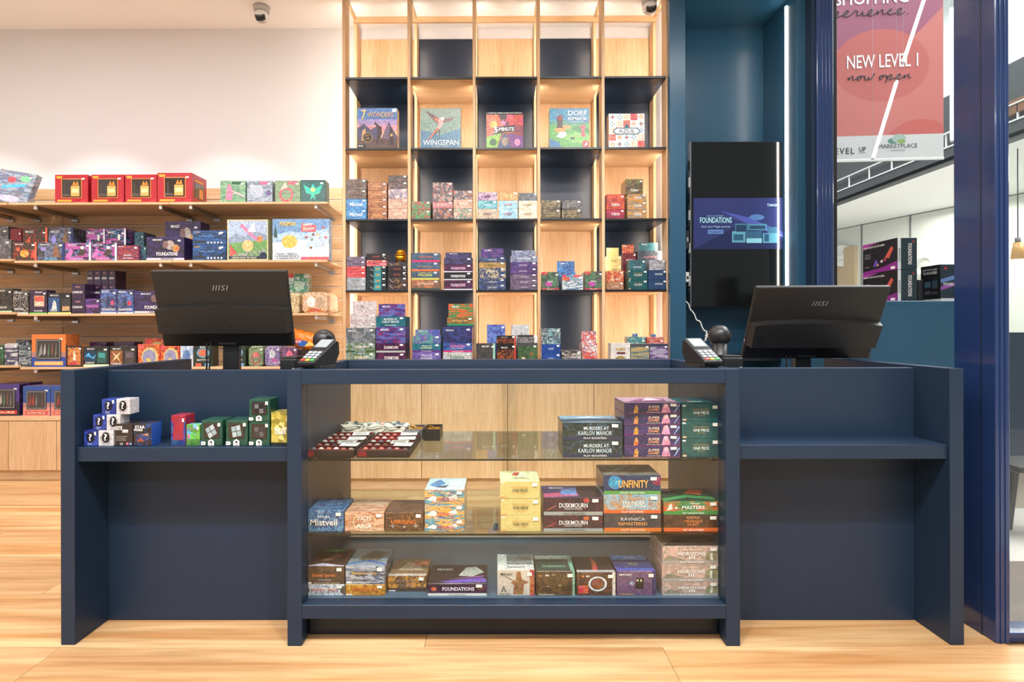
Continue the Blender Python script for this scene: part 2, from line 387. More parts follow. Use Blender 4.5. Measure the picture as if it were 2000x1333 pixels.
part('column', wc, XC0, XC1, 1.842, 2.012, 0, CEIL + .4, 'navy_gloss', .003)
part('column_seam', wc, XC0 - .001, XC0 + .002, 1.896, 1.899, 0, CEIL, 'navy_dark', 0)
part('column_rib', wc, XC0 + .012, XC0 + .015, 1.838, 1.845, 0, CEIL, 'navy_gloss', .001)
part('column_rib', wc, XC0 + .028, XC0 + .031, 1.838, 1.845, 0, CEIL, 'navy_gloss', .001)
w2 = struct(empty('window_2', (XC1, 1.86, 0)), 'clear shopfront pane right of the corner column')
part('bottom_rail', w2, XC1, 2.9, 1.85, 1.93, 0.0, PZ(1238, 1.85, 1985), 'navy_gloss', .003)
part('pane', w2, XC1, 2.9, 1.884, 1.890, PZ(1238, 1.85, 1985), CEIL + .4, 'glass', 0)
part('gasket', w2, XC1, XC1 + .006, 1.875, 1.90, .03, CEIL, 'gasket', 0)

# ================================================================== THE MALL BEYOND THE GLASS
struct(part('mall_floor', None, 2.36, 14, -2, 16, -.05, -.001, 'mall_floor', 0), 'pale polished floor of the mall outside')
mb = struct(empty('mall_bulkhead', (6, 6, 3.2)), 'dark fascia and balcony edge of the mall upper level')
part('fascia', mb, 6.0, 6.12, 2, 15, 3.23, 3.43, 'mall_dark', 0)
part('soffit', mb, 6.0, 13, 2, 16, 3.25, 3.30, 'mall_white', 0)
part('handrail', mb, 5.99, 6.02, 2, 15, 3.43, 3.447, 'mall_white', 0); part('handrail', mb, 5.99, 6.02, 2, 15, 3.625, 3.64, 'mall_white', 0)
part('balcony_wall', mb, 6.05, 6.08, 2, 15, 3.43, 4.15, 'mall_dark', 0)
part('timber_rail', mb, 6.0, 6.05, 2, 7.2, 3.52, 3.68, 'mall_wood', 0)
for k in range(22): part('rail_post', mb, 6.0, 6.02, 3.4 + k * .52, 3.412 + k * .52, 3.447, 3.625, 'mall_white', 0)
struct(part('mall_upper_wall', None, 9.0, 9.1, 2, 16, 3.3, 9, 'mall_white', 0), 'white upper level wall of the mall')
struct(part('mall_ceiling', None, 2.36, 14, -2, 16, 7.8, 7.9, 'mall_white', 0), 'white ceiling high above the mall')
struct(part('mall_end_wall', None, 2.4, 14, 15.9, 16, 0, 9, 'mall_grey', 0), 'grey end wall of the mall')
sa, sb = Vector((6.9, 15.07, 0)), Vector((9.6, 6.06, 0))
sf = struct(empty('mall_shopfront', sa, math.atan2(sb.y - sa.y, sb.x - sa.x)), 'glazed shopfront across the mall')
Ls = (sb - sa).length
npan = 9
for k in range(npan):
    a, b_ = Ls * k / npan, Ls * (k + 1) / npan
    lbox('pane', sf, ((a + b_) / 2, 0, 1.62), (b_ - a - .02, .03, 3.22), 'mall_glassfront', .002)
    lbox('mullion', sf, (b_, -.01, 1.62), (.02, .05, 3.24), 'mall_grey', 0)
lbox('stone_pier', sf, (2.75, -.05, 1.4), (.55, .08, 2.8), 'mall_stone', .003)
lbox('timber_panel', sf, (2.2, -.05, .9), (.6, .08, 1.4), 'mall_wood', .003)
lbox('plinth', sf, (Ls / 2, -.04, .08), (Ls, .06, .16), 'mall_white', 0)
def ring_sign(u, v, r, c, ring, label):
    best = min(range(400), key=lambda i: abs((lambda q: (q.x / q.y) - PX(u, 1.0))(sa + (sb - sa) * (i / 400))))
    q = sa + (sb - sa) * (best / 400); z = PZ(v, q.y); rr = r * q.y / F
    e = empty('round_shop_sign', (q.x - .1, q.y - .03, z)); e.rotation_euler[2] = sf.rotation_euler[2] + .55
    decal(e, [('c', .5, .5, .5, .5, c)] if not ring else [('o', .5, .5, .5, .5, .32, c)], rr * 2, rr * 2, (0, 0, -rr), 'sign_disc')
    cyl('sign_back', e, (0, .02, 0), rr * .98, rr * .98, .03, 'mall_beige', 24, (math.pi / 2, 0, 0)) if not ring else None
    tag(e, label, 'sign'); return e
s1 = ring_sign(1652, 502, 21, '#d8d8d2', False, 'pale round sign on the shopfront across the mall')
text(s1, 'CO', (0, -.003, .06), .22, .1, '#a9aaa6'); text(s1, 'BROTHERS', (0, -.003, -.1), .26, .05, '#b4b4b0')
ring_sign(1810, 518, 19, '#ffffff', True, 'white ring shaped letter sign behind the window boxes')
# hanging banner (slightly turned)
bl, br = P(1598, 318.5, 5.09), P(1843, 312, 5.0)
bw = (br - bl).length; bz = (bl.z + br.z) / 2; bh = 2.3
ban = empty('hanging_banner', ((bl.x + br.x) / 2, (bl.y + br.y) / 2, bz)); ban.rotation_euler[2] = math.atan2(br.y - bl.y, br.x - bl.x)
tag(ban, 'tall coral and plum printed banner hanging in the mall window', 'banner')
lbox('banner_cloth', ban, (0, .006, bh / 2), (bw, .01, bh), 'card_white', .001)
lbox('hem_bar', ban, (0, .003, .012), (bw + .004, .022, .024), 'white_plastic', .004)
def by(v): return (PZ(v, 5.04, 1740) - bz) / bh
def bx(u): return (u - 1598) / (1843 - 1598)
circ = lambda cx, cy, rx, ry, n=28: [(cx + rx * math.cos(2 * math.pi * i / n), cy + ry * math.sin(2 * math.pi * i / n)) for i in range(n)]
decal(ban, [('r', 0, by(266), 1, 1, '#cd7872'),
            ('p', [(0, by(100)), (bx(1640), by(92)), (bx(1700), by(68)), (bx(1775), by(82)), (bx(1800), by(60)), (bx(1842), by(18)), (1, 1), (0, 1)], '#a45e77'),
            ('p', circ(bx(1722), by(127), bx(1722) - bx(1628), by(56) - by(127)), '#c46863'),
            ('p', circ(bx(1800), by(330), .36, by(234) - by(330)), '#c8655f'),
            ('p', circ(bx(1640), by(60), .02, .01), '#a45e77'),
            ('r', 0, 0, 1, by(264), '#d6d4d4'),
            ('c', bx(1745), by(276), .042, .0115, '#5f8a80'), ('c', bx(1757), by(271), .055, .017, '#a8bcb3'), ('c', bx(1762), by(277), .032, .009, '#8faa62'),
            ('r', bx(1679), by(298), bx(1692), by(297), '#222222')], bw, bh, (0, 0, 0), 'banner_print')
def bt(s, u0, u1, v0, v1, col, **k):
    text(ban, s, (((bx(u0) + bx(u1)) / 2 - .5) * bw, -.004, (by(v0) + by(v1)) / 2 * bh), (bx(u1) - bx(u0)) * bw, (by(v0) - by(v1)) * bh, col, **k)
bt('NEW LEVEL 1', 1655, 1794, 106, 132, '#f6ecec', bold=.02); bt('R SHOPPING', 1606, 1776, -18, 7, '#f6ecec', bold=.025)
bt('LEVEL', 1622, 1669, 287, 299, '#26262a', space=1.25); bt('UP', 1679, 1692, 286, 295, '#26262a')
bt('MARKETPLACE', 1717, 1792, 282, 290, '#33373a', bold=0); bt('GUNGAHLIN', 1741, 1768, 293, 296, '#55585b', bold=0)
LET = {'e': [(0, .15), (.5, .3), (.55, .55), (.3, .62), (.1, .35), (.25, .02), (.6, .05), (.9, .25)], 'x': [(0, .5), (.6, 0)],
       'n': [(0, .3), (.1, .55), (.12, 0), (.3, .5), (.55, .55), (.6, .05), (.9, .2)], 'o': [(.1, .4), (.35, .6), (.6, .3), (.35, 0), (.1, .25), (.35, .58), (.9, .45)],
       'w': [(0, .55), (.1, .05), (.35, .1), (.5, .5), (.5, .05), (.85, .15), (1.0, .95), (1.0, .6)], 'p': [(0, .2), (.12, .55), (.1, -.6), (.14, .45), (.45, .62), (.6, .3), (.3, 0), (.5, 0), (.9, .2)],
       'r': [(0, .2), (.15, .62), (.3, .5), (.5, .5), (.45, .1), (.8, .12)], 'i': [(0, .2), (.15, .55), (.18, .05), (.5, .1)], 'c': [(.5, .5), (.3, .6), (.08, .3), (.3, 0), (.8, .2)]}
def script(s, u0, u1, v0, v1):
    x = 0; runs = []; cur = []
    for ch in s:
        if ch == ' ':
            runs.append(cur); cur = []; x += .5; continue
        pts = LET[ch]; cur += [(x + a, b_) for a, b_ in pts]; x += max(a for a, _ in pts) + .02
    runs.append(cur)
    for r in runs:
        q = []
        for a, b_ in r:
            uu = u0 + (u1 - u0) * a / x + 6 * b_; vv = v1 + (v0 - v1) * b_
            q.append(((bx(uu) - .5) * bw, -.005, by(vv) * bh))
        o = tube('lettering', ban, q, .0036, 'ink'); o['ink'] = list(l4('#2c2530'))
script('perience', 1625, 1768, 8, 30); script('now open', 1655, 1780, 138, 156)
text(ban, '.', ((bx(1774) - .5) * bw, -.004, by(29) * bh), .012, .012, '#2c2530')
# reflection streaks of the shop glass, imitated by glowing tubes added outside
for n, (p0, p1, lb) in enumerate((((1805, -2), (1764, 122), 'upper slanting white reflection streak in front of the coral banner'), ((1751, 160), (1705, 310), 'lower slanting white reflection streak in front of the coral banner'))):
    a, b_ = P(*p0, 4.55), P(*p1, 4.6); e = empty('reflection_streak', b_); tag(e, lb, 'light', 'slanting reflection streaks outside')
    tube('tube', e, [Vector((0, 0, 0)), a - b_], .013, 'streak_white', 'POLY'); sphere('streak_end', e, (0, 0, 0), .014, 'white_plastic', 10); sphere('streak_end', e, a - b_, .014, 'white_plastic', 10)
    for q in (Vector((0, 0, 0)), a - b_): tube('streak_wire', e, [q, Vector((q.x, q.y, 7.8 - b_.z))], .001, 'steel', 'POLY')  # wires added only to carry the imitated streaks
a = P(1859, 275, 4.6); e = empty('reflection_streak', a); tag(e, 'upright white reflection streak between banner and corner column', 'light')  # upright reflection in the glass, also imitated by an added glowing tube
tube('tube', e, [(0, 0, 0), (0, 0, 1.08)], .012, 'streak_white', 'POLY'); tube('streak_wire', e, [(0, 0, 1.08), (0, 0, 7.8 - a.z)], .001, 'steel', 'POLY'); sphere('streak_end', e, (0, 0, 0), .013, 'white_plastic', 10)
# pendant and planter in the sliver at far right
a = P(1988, 490, 7.0); e = empty('pendant_lamp', a); tag(e, 'small amber glass pendant lamp outside at far right', 'lamp')
cyl('lamp_shade', e, (0, 0, 0), .07, .05, .2, 'amber', 16); cyl('lamp_cap', e, (0, 0, .13), .03, .03, .06, 'mall_grey', 12); tube('cord', e, [(0, 0, .15), (0, 0, 1.6)], .006, 'cable_black', 'POLY')
a = P(2004, 1150, 2.9); e = empty('planter_stand', (a.x, a.y, 0)); tag(e, 'black slanted stand outside the pane at far right', 'stand')
for sx in (-.08, .08):
    o = lbox('leg', e, (sx, 0, .16), (.03, .04, .33), 'black_plastic', .003, (0, .12 if sx < 0 else -.12, 0))
lbox('tray', e, (0, 0, .33), (.3, .25, .03), 'black_plastic', .004); lbox('panel', e, (0, .02, .2), (.2, .02, .2), 'mall_beige', .003)
struct(part('mall_threshold', None, 1.656, 2.4, 1.95, 3.7, -.011, 0, 'mall_floor', 0), 'pale stone floor just outside the pane')
struct(part('mall_mat', None, 1.66, 6, 1.96, 2.48, .0005, .006, 'grey_floor', 0), 'dark entrance mat outside the pane')

# ================================================================== SLATWALL
YW = 4.35
ZS0 = .44; pitch = .0965; ztop = PZ(368, YW, 400)
xj, xr = PX(123, YW), PX(669, YW)
for (a, b_, lb) in ((-4.6, xj, 'oak slatwall panel at the far left edge of the photo'), (xj, xr, 'wide oak slatwall panel behind the left monitor')):
    r = empty('slatwall_panel', ((a + b_) / 2, YW, ZS0)); tag(r, lb, 'wall panel', 'slatwall panels')
    part('backing', r, a + .001, b_ - .001, YW + .012, YW + .06, ZS0, ztop, 'oak_h', 0)
    z = ztop; n = 0
    while z - pitch > ZS0 - .02:
        part('slat', r, a + .001, b_ - .001, YW, YW + .0118, max(z - pitch + .009, ZS0), z, 'slat_oak', .002)
        if n: part('groove_trim', r, a + .001, b_ - .001, YW + .003, YW + .0117, z + .0005, z + .0045, 'white_plastic', 0)
        z -= pitch; n += 1
# -------- base cabinet under the slatwall
YC = 3.82; ZC = PZ(816, YC, 60)
bc = empty('base_cabinet', (-2.9, YC, 0)); tag(bc, 'low oak cupboard run with plain doors under the slatwall', 'cabinet')
xe = -1.22
part('carcass', bc, -4.55, xe, YC + .02, YW + .05, .07, ZC - .022, 'oak_h'); part('worktop', bc, -4.56, xe + .005, YC - .002, YW + .05, ZC - .022, ZC, 'oak_h')
part('plinth', bc, -4.5, xe - .02, YC + .03, YC + .05, 0, .07, 'oak_h')
dw = (110.5 - 15.5) * YC / F; x = PX(110.5, YC, 880)
while x > -4.4: x -= dw
while x + .02 < xe:
    a = max(x, -4.55); b_ = min(x + dw, xe); part('door', bc, a + .002, b_ - .002, YC, YC + .018, .074, ZC - .026, 'oak_v', .001); x += dw
# -------- shelves and brackets
YS = 3.94
SH = {}
words = ['top', 'second', 'third', 'fourth']
for i, (v, jL, jM) in enumerate(((395, 14, 331), (508.5, 25, 337), (612.5, 30, None), (717, 36, None))):
    z = PZ(v, YS, 350); SH[i] = z
    segs = [(-4.5, PX(jL, YS), 'left end')]
    if jM: segs += [(PX(jL + 3, YS), PX(jM, YS), 'middle'), (PX(jM + 1, YS), PX(640, YS), 'right')]
    else: segs += [(PX(jL + 3, YS), PX(640, YS), 'long')]
    for k, (a, b_, wd) in enumerate(segs):
        dz = .012 if (k == 0 and i) else 0
        r = empty('wall_shelf', ((a + b_) / 2, YS, z - .016 + dz)); tag(r, f'{wd} oak board of the {words[i]} slatwall shelf', 'shelf', 'slatwall shelf boards')
        part('board', r, a, b_, YS, YW, z - .016 + dz, z + dz, 'oak_h', .001)
        bxs = [u for u in (-70, -13, 68, 313, 372, 617) if a + .02 < PX(u, 3.96) < b_ - .01]
        for u in bxs:
            x = PX(u, 3.96)
            br_ = part('bracket', r, x - .008, x + .008, 3.975, YW, z - .045 + dz, z - .017 + dz, 'steel', .002)
            c = lbox('bracket_cap', br_, (0, -(YW - 3.975) / 2 - .006, .006), (.02, .012, .034), 'white_plastic', .002)
            lbox('wall_clip', br_, (0, (YW - 3.975) / 2 - .008, -.018), (.05, .014, .028), 'steel', .002)

# ================================================================== BOOKCASE
YK = 3.957; PT = .0205
us = [672.0, 799.3, 926.5, 1052.5, 1178.5, 1304.5]
px_ = [PX(u, YK, 400) for u in us]
ZR = [PZ(v, YK, 985) for v in (150, 288.5, 427.5, 566.5)]
ZBASE = .80
bk = empty('bookcase', ((px_[0] + px_[-1]) / 2, YK, ZBASE)); tag(bk, 'tall oak open bookcase with navy and oak checkerboard back', 'bookcase')
for n, x in enumerate(px_):
    part('front_post', bk, x - PT / 2, x + PT / 2, YK, YK + .11, ZBASE, CEIL - .002, 'oak_v', .0008)
    part('rear_post', bk, x - PT / 2, x + PT / 2, 4.285, 4.395, ZBASE, PZ(42, 4.29), 'oak_v', .0008)
    part('side_beam', bk, x - PT / 2, x + PT / 2, YK + .11, 4.285, PZ(42, 4.29) + .01, PZ(42, 4.29) + .115, 'oak_y', .0008)
    part('light_strip', bk, x - .006, x + .006, YK + .111, YK + .114, ZBASE + .02, PZ(42, 4.29) - .03, 'led_warm', 0)
part('rear_beam', bk, px_[0] - PT / 2, px_[-1] + PT / 2, 4.262, 4.284, PZ(42, 4.26), PZ(10, 4.26), 'oak_h', .0008)
ztops = [PZ(76, 4.40)] + [z - .008 for z in ZR]
zbots = [z - .008 for z in ZR] + [ZBASE]
for r_ in range(5):
    for c_ in range(5):
        oak = (r_ + c_) % 2 == 0
        part('back_panel', bk, px_[c_] + PT / 2 + .001, px_[c_ + 1] - PT / 2 - .001, 4.398, 4.412, zbots[r_] + .001, ztops[r_] - .001, 'oak_v' if oak else 'navy_panel', .0006)
        if r_ < 4:
            low_oak = (r_ + 1 + c_) % 2 == 0
            sh = part('shelf', bk, px_[c_] + PT / 2 + .0005, px_[c_ + 1] - PT / 2 - .0005, YK - .003, 4.397, ZR[r_] - .014, ZR[r_], 'shelf_black', .0008)
            lbox('underside', sh, (0, .004, -.008), ((px_[c_ + 1] - px_[c_] - PT - .004), 4.397 - YK - .012, .002), 'oak_h' if low_oak else 'navy_panel', 0)
# -------- cupboards below the bookcase
YD = 3.58
cc = empty('base_cabinet', (0, YD, 0)); tag(cc, 'oak cupboard with four doors below the tall bookcase', 'cabinet')
xs = [PX(u, YD, 850) for u in (655, 823.5, 991.5, 1160, 1328.5)]
part('carcass', cc, xs[0], xs[-1], YD + .02, 4.41, .076, ZBASE - .022, 'oak_h'); part('worktop', cc, xs[0] - .004, xs[-1] + .004, YD - .003, 4.41, ZBASE - .022, ZBASE, 'oak_h')
part('plinth', cc, xs[0], xs[-1], YD + .03, YD + .05, 0, .076, 'oak_h')
for a, b_ in zip(xs, xs[1:]): part('door', cc, a + .0015, b_ - .0015, YD, YD + .018, .08, ZBASE - .026, 'oak_v', .001)

# ================================================================== COUNTER: LEFT UNIT, SHOWCASE, RIGHT UNIT
D0 = 1.833; ZT = .8985
XA0, XA1 = PX(118, D0, 1000), PX(145.5, D0, 1000)
XS0, XS1 = PX(562, D0, 1000), PX(1444, D0, 1000)
XB0, XB1 = PX(1856, D0, 1000), PX(1883, D0, 1000)
YNK = 1.99; YBK = 2.54; DESK = .74
zs1 = PZ(874.5, 1.845, 350); zs1r = PZ(869.5, 1.845, 1650)
cl = empty('service_counter', ((XA0 + XS0) / 2, D0, 0)); tag(cl, 'navy counter unit with open shelf of small boxes left of showcase', 'counter')
part('side_panel', cl, XA0, XA1, D0, YBK, 0, ZT, 'navy'); part('shelf', cl, XA1, XS0 - .001, 1.845, YNK, zs1 - .047, zs1, 'navy')
part('front_panel', cl, XA1, XS0 - .001, YNK, YNK + .03, 0, ZT - .012, 'navy'); part('desk_top', cl, XA1, XS0 - .001, YNK + .03, YBK, DESK - .03, DESK, 'navy')
cr = empty('service_counter', ((XB1 + XS1) / 2, D0, 0)); tag(cr, 'navy counter unit with an empty shelf right of showcase', 'counter')
part('side_panel', cr, XB0, XB1, D0, YBK, 0, ZT, 'navy'); part('shelf', cr, XS1 + .001, XB0, 1.845, YNK, zs1r - .047, zs1r, 'navy')
part('front_panel', cr, XS1 + .001, XB0, YNK, YNK + .03, 0, ZT - .008, 'navy'); part('desk_top', cr, XS1 + .001, XB0, YNK + .03, YBK, DESK - .03, DESK, 'navy')
sc = empty('display_case', ((XS0 + XS1) / 2, D0, 0)); tag(sc, 'navy framed glass showcase full of boxed games in counter centre', 'display case')
YE = 2.46; XI0, XI1 = PX(590, D0, 1000), PX(1416.5, D0, 1000); zr0, zr1 = PZ(1208, D0), PZ(1181, D0); zt0 = PZ(750, D0)
Dc = D0 - .006
part('post', sc, XS0, XI0, Dc, Dc + .05, 0, ZT, 'navy'); part('post', sc, XI1, XS1, Dc, Dc + .05, 0, ZT, 'navy')
part('side_panel', sc, XS0 + .002, XI0 - .004, Dc + .05, YE, 0, ZT - .0005, 'navy'); part('side_panel', sc, XI1 + .004, XS1 - .002, Dc + .05, YE, 0, ZT - .0005, 'navy')
part('top_rail', sc, XI0, XI1, Dc, Dc + .045, zt0, ZT, 'navy'); part('bottom_rail', sc, XI0, XI1, Dc, Dc + .05, zr0, zr1, 'navy')
part('rear_rail', sc, XI0 - .004, XI1 + .004, YE - .045, YE, ZT - .055, ZT, 'navy')
part('kick_panel', sc, XI0, XI1, Dc + .07, Dc + .088, 0, zr0, 'navy_dark')
part('floor_panel', sc, XI0 - .004, XI1 + .004, Dc + .05, YE, zr1 - .03, zr1 - .006, 'case_base')
part('front_glass', sc, XI0 + .001, XI1 - .001, Dc + .03, Dc + .034, zr1, zt0, 'glass_front', 0)
part('top_glass', sc, XI0, XI1, Dc + .045, YE - .045, ZT - .03, ZT - .022, 'glass', 0)
G1, G2, G0 = PZ(897, 1.885), PZ(1043, 1.885), zr1 - .006
for g in (G1, G2):
    s_ = part('glass_shelf', sc, XI0 + .002, XI1 - .002, 1.885, 2.40, g - .006, g, 'glass_shelf', 0)
    lbox('polished_edge', s_, (0, -.2583, 0), (XI1 - XI0 - .006, .001, .0055), 'glass_edge', 0)
    for x in (XI0, XI1):
        for yy in (1.95, 2.33):
            cyl('shelf_pin', s_, (x - (XI0 + XI1) / 2 + (.004 if x == XI0 else -.004), yy - 2.1425, -.007), .005, .005, .012, 'steel', 10, (0, math.pi / 2, 0))
part('door_track', sc, XI0 - .003, XI1 + .003, 2.412, 2.45, G0, G0 + .012, 'steel', .001)
mx_ = (XI0 + XI1) / 2
part('sliding_glass', sc, XI0, mx_ + .03, 2.416, 2.420, G0 + .012, ZT - .057, 'glass', 0); part('sliding_glass', sc, mx_ - .03, XI1, 2.438, 2.442, G0 + .012, ZT - .057, 'glass', 0)
lk = part('door_lock', sc, PX(963, 2.41, 1030), PX(973, 2.41, 1030), 2.402, 2.415, PZ(1036, 2.41), PZ(1022, 2.41), 'steel', .002)

# ================================================================== SCREEN IN THE NICHE
xt0, xt1 = PX(1351, 3.97), PX(1536, 3.97); zt_, zb_ = PZ(276, 3.97, 1440), PZ(600, 3.97, 1440)
tv = empty('wall_screen', ((xt0 + xt1) / 2, 3.97, zb_)); tag(tv, 'tall portrait display screen showing a blue advert in the niche', 'screen')
tw, th = xt1 - xt0, zt_ - zb_
lbox('casing', tv, (0, .03, th / 2), (tw, .05, th), 'black_plastic', .004); lbox('silver_edge', tv, (-tw / 2 - .002, .03, th / 2), (.005, .045, th), 'steel', .001)
lbox('panel_glass', tv, (0, .003, th / 2), (tw - .012, .004, th - .012), 'lens_black', .001)
def sx(u): return (u - 1351) / 185
def sy(v): return (600 - v) / 324
decal(tv, [('r', .02, sy(487), .98, sy(387), '#2a3160'), ('p', [(.02, sy(487)), (.5, sy(440)), (.98, sy(470)), (.98, sy(487))], '#1d2449'),
           ('p', [(.3, sy(412)), (.6, sy(425)), (.98, sy(455)), (.98, sy(466)), (.55, sy(432))], '#46509a'), ('p', [(.36, sy(420)), (.98, sy(462)), (.98, sy(464))], '#7682c8'),
           ('r', sx(1383), sy(457), sx(1413), sy(449), '#5d7fb4')] +
      [('r', sx(a), sy(b_), sx(c), sy(d), q) for a, b_, c, d, q in ((1436, 456, 1460, 437, '#3c6a86'), (1461, 450, 1498, 438, '#4a7f96'), (1500, 458, 1518, 444, '#39627f'), (1430, 474, 1456, 452, '#5790a4'),
        (1457, 466, 1488, 452, '#2f5570'), (1490, 475, 1520, 456, '#4d869b'), (1458, 475, 1488, 466, '#79b2bf'), (1438, 453, 1458, 440, '#1d3450'), (1464, 448, 1495, 441, '#23405c'), (1493, 472, 1502, 458, '#234a66'), (1433, 470, 1452, 458, '#28506a'))] +
      [('c', sx(1478), sy(425), .08, .018, '#4b6fa0')], tw, th, (0, -.001, 0), 'advert_image', 'screen_print')
def tvt(s, u0, u1, v0, v1, col, **k): text(tv, s, (((sx(u0) + sx(u1)) / 2 - .5) * tw, -.006, (sy(v0) + sy(v1)) / 2 * th), (sx(u1) - sx(u0)) * tw, (sy(v0) - sy(v1)) * th, col, mat='ink_screen', **k)
tvt('FOUNDATIONS', 1367, 1429, 425, 436, '#9fd0d8', bold=.02); tvt('MAGIC: THE GATHERING', 1381, 1414, 421, 423.5, '#7da6b8'); tvt('Start your Magic journey', 1370, 1426, 441, 446, '#8fb4cc', bold=0)
tvt('AVAILABLE NOW', 1385, 1411, 451, 455, '#1d2449'); tvt('MAGIC', 1503, 1521, 399, 404, '#9fc0d8', bold=.02); tvt('Y', 1498, 1502, 398, 405, '#9fc0d8')
for k in range(9): lbox('vent', tv, (-tw / 2 - .004, .035, th * (.06 + .1 * k)), (.006, .03, th * .06), 'white_plastic' if k % 2 else 'cable_black', .001)
e = empty('power_box', P(1343, 485, 3.99)); tag(e, 'small black power box on the wall left of screen', 'power box'); lbox('box', e, (0, .05, .06), (.026, .1, .13), 'black_plastic', .003); lbox('socket', e, (0, -.001, .06), (.012, .004, .03), 'key_grey', .001)
e = empty('power_plug', P(1343, 551, 3.99)); tag(e, 'white power plug on the wall below the black power box', 'plug'); lbox('plug_body', e, (0, .05, .035), (.024, .1, .07), 'white_plastic', .004); lbox('plug_face', e, (0, -.001, .03), (.014, .004, .02), 'cable_black', .001)
pts = [P(1338 + q[0], 588 + q[1], 3.95) for q in ((0, 0), (8, 6), (9, 16), (16, 22), (20, 30), (22, 38), (30, 40), (32, 48), (36, 58), (44, 60), (40, 64), (46, 66), (38, 68), (45, 70), (38, 73), (43, 76), (38, 78))]
o = tube('coiled_cord', None, pts, .0045, 'white_plastic'); tag(o, 'white coiled cord hanging below the portrait screen', 'cord')

# ================================================================== CEILING CAMERAS
def camera_dome(u, v, d, label, yaw):
    p = P(u, v, d); e = empty('security_camera', (p.x, p.y, CEIL)); tag(e, label, 'camera', 'ceiling cameras'); e.rotation_euler[2] = yaw
    cyl('base', e, (0, 0, -.022), .052, .058, .044, 'cam_grey', 28); sphere('ball', e, (0, -.006, -.07), .05, 'cam_grey', 24)
    h = sphere('hood', e, (.002, -.012, -.075), .0525, 'white_plastic', 24, (1, .96, .8))
    f = cyl('lens_face', e, (.006, -.045, -.098), .036, .034, .03, 'lens_black', 24, (math.radians(52), 0, 0))
    lbox('sensor_window', f, (0, .008, .0155), (.03, .016, .002), 'charcoal', .001)
    for s in (-1, 1): cyl('infrared_led', f, (s * .012, -.016, .0155), .005, .005, .003, 'key_grey', 10)
camera_dome(511, 12, PZ(12, 1, 511) and (CEIL - CAMZ) * F / (643 - 11), 'white turret camera on the ceiling left of the bookcase', .05)
camera_dome(1268, -8, 4.04, 'turret camera on the ceiling above the bookcase right end', -.1)

# ================================================================== BOXED GOODS: KINDS
# kind: (description, artwork style, four colours, options)
# options: t = lettering (text, cx, cy, width, height, colour[, bold, shear]), band = coloured bands (y0, y1, colour),
#          d = drawn shapes, spine = (side, colour), n = name, cat = category, st = price sticker
W = '#f4f2f0'; K = {}
def kind(key, desc, style, cols, **o): K[key] = (desc, style, cols.split(), o)
MG = ('MAGIC', .3, .88, .34, .07, W); PB = lambda s, c='#e9ebef': (s, .5, .055, .34, .065, c, .015)
# --- play booster style boxes (wide, low)
kind('kar', 'dark green manor booster box', 'blob', '#1f2a2c #2c3a30 #3e5a6e #20262e', t=[('MURDERS AT', .56, .68, .42, .2, '#dfe9f0'), ('KARLOV MANOR', .54, .4, .56, .24, '#cfe0ea'), ('PLAY BOOSTERS', .54, .11, .38, .1, W)], band=[(0, .2, '#2f3550')])
kind('pur', 'purple showdown booster box', 'streak', '#2a2650 #4a2f6b #27375f #6a4a86', t=[('SUPER', .52, .66, .2, .22, '#f3d9c0', .02, .2), ('GAME', .52, .4, .2, .24, '#f0a070', .02, .2), ('BOOSTER PACK', .52, .15, .24, .07, W)], d=[('p', [(.66, .08), (.68, .5), (.71, .9), (.77, .95), (.8, .6), (.82, .1)], '#d98ba8'), ('c', .74, .72, .045, .17, '#f0b7c0'), ('p', [(.16, .06), (.18, .6), (.22, .85), (.25, .5), (.24, .06)], '#c98a3e'), ('r', .0, .0, 1, .05, '#8a3a5c'), ('p', [(.88, .1), (.9, .1), (.99, .8), (.97, .85)], '#8fb0d8')])
kind('onp', 'deep teal card game box', 'blob', '#164f52 #195a5b #13464a #1d6263', t=[('TWO LEGENDS', .5, .68, .42, .1, '#b59a5c', 0), ('ONE PIECE', .5, .5, .42, .16, '#e8efe9', .02), ('CARD GAME', .5, .34, .2, .06, '#b59a5c', 0)], d=[('r', .01, .86, .1, .94, W), ('r', .02, .04, .12, .14, '#d8b28c')])
kind('yel', 'pale yellow card game box', 'blob', '#d3c07a #d8c682 #cfba72 #dccb8a', t=[('ROMANCE DAWN', .5, .66, .42, .09, '#d08a3c', 0), ('ONE PIECE', .5, .48, .38, .15, '#2a2018', .02), ('CARD GAME', .5, .32, .24, .06, '#d06a3c', 0), ('OP-3', .09, .08, .14, .1, '#d8542c')], d=[('r', .03, .88, .1, .95, W)])
kind('mis', 'blue misty booster box', 'blob', '#2c5f94 #5f8fb8 #27426f #b8cfe0', t=[('Part the', .5, .72, .3, .1, W), ('Mistveil', .5, .45, .68, .3, '#efe6da', .03)])
kind('ari', 'salmon gilded booster box', 'streak', '#c48a68 #e0b698 #b06f52 #e8cdb4', t=[('TALES', .5, .68, .36, .2, '#fff2e2', .02), ('OF', .5, .5, .07, .08, '#fff2e2'), ('ARIA', .5, .3, .4, .24, '#fff2e2', .02)], d=[('o', .5, .48, .3, .46, .08, '#e9c49a')])
kind('upr', 'brown fiery booster box', 'blob', '#4a3426 #6e4a32 #8a5a34 #3a2a22', t=[('UPRISING', .48, .52, .64, .22, '#e07a2c', .02)], d=[('s', .2, .3, .08, .14, 4, '#a09a94'), ('s', .5, .25, .05, .1, 4, '#b8b0a8'), ('s', .8, .3, .08, .14, 4, '#a09a94')])
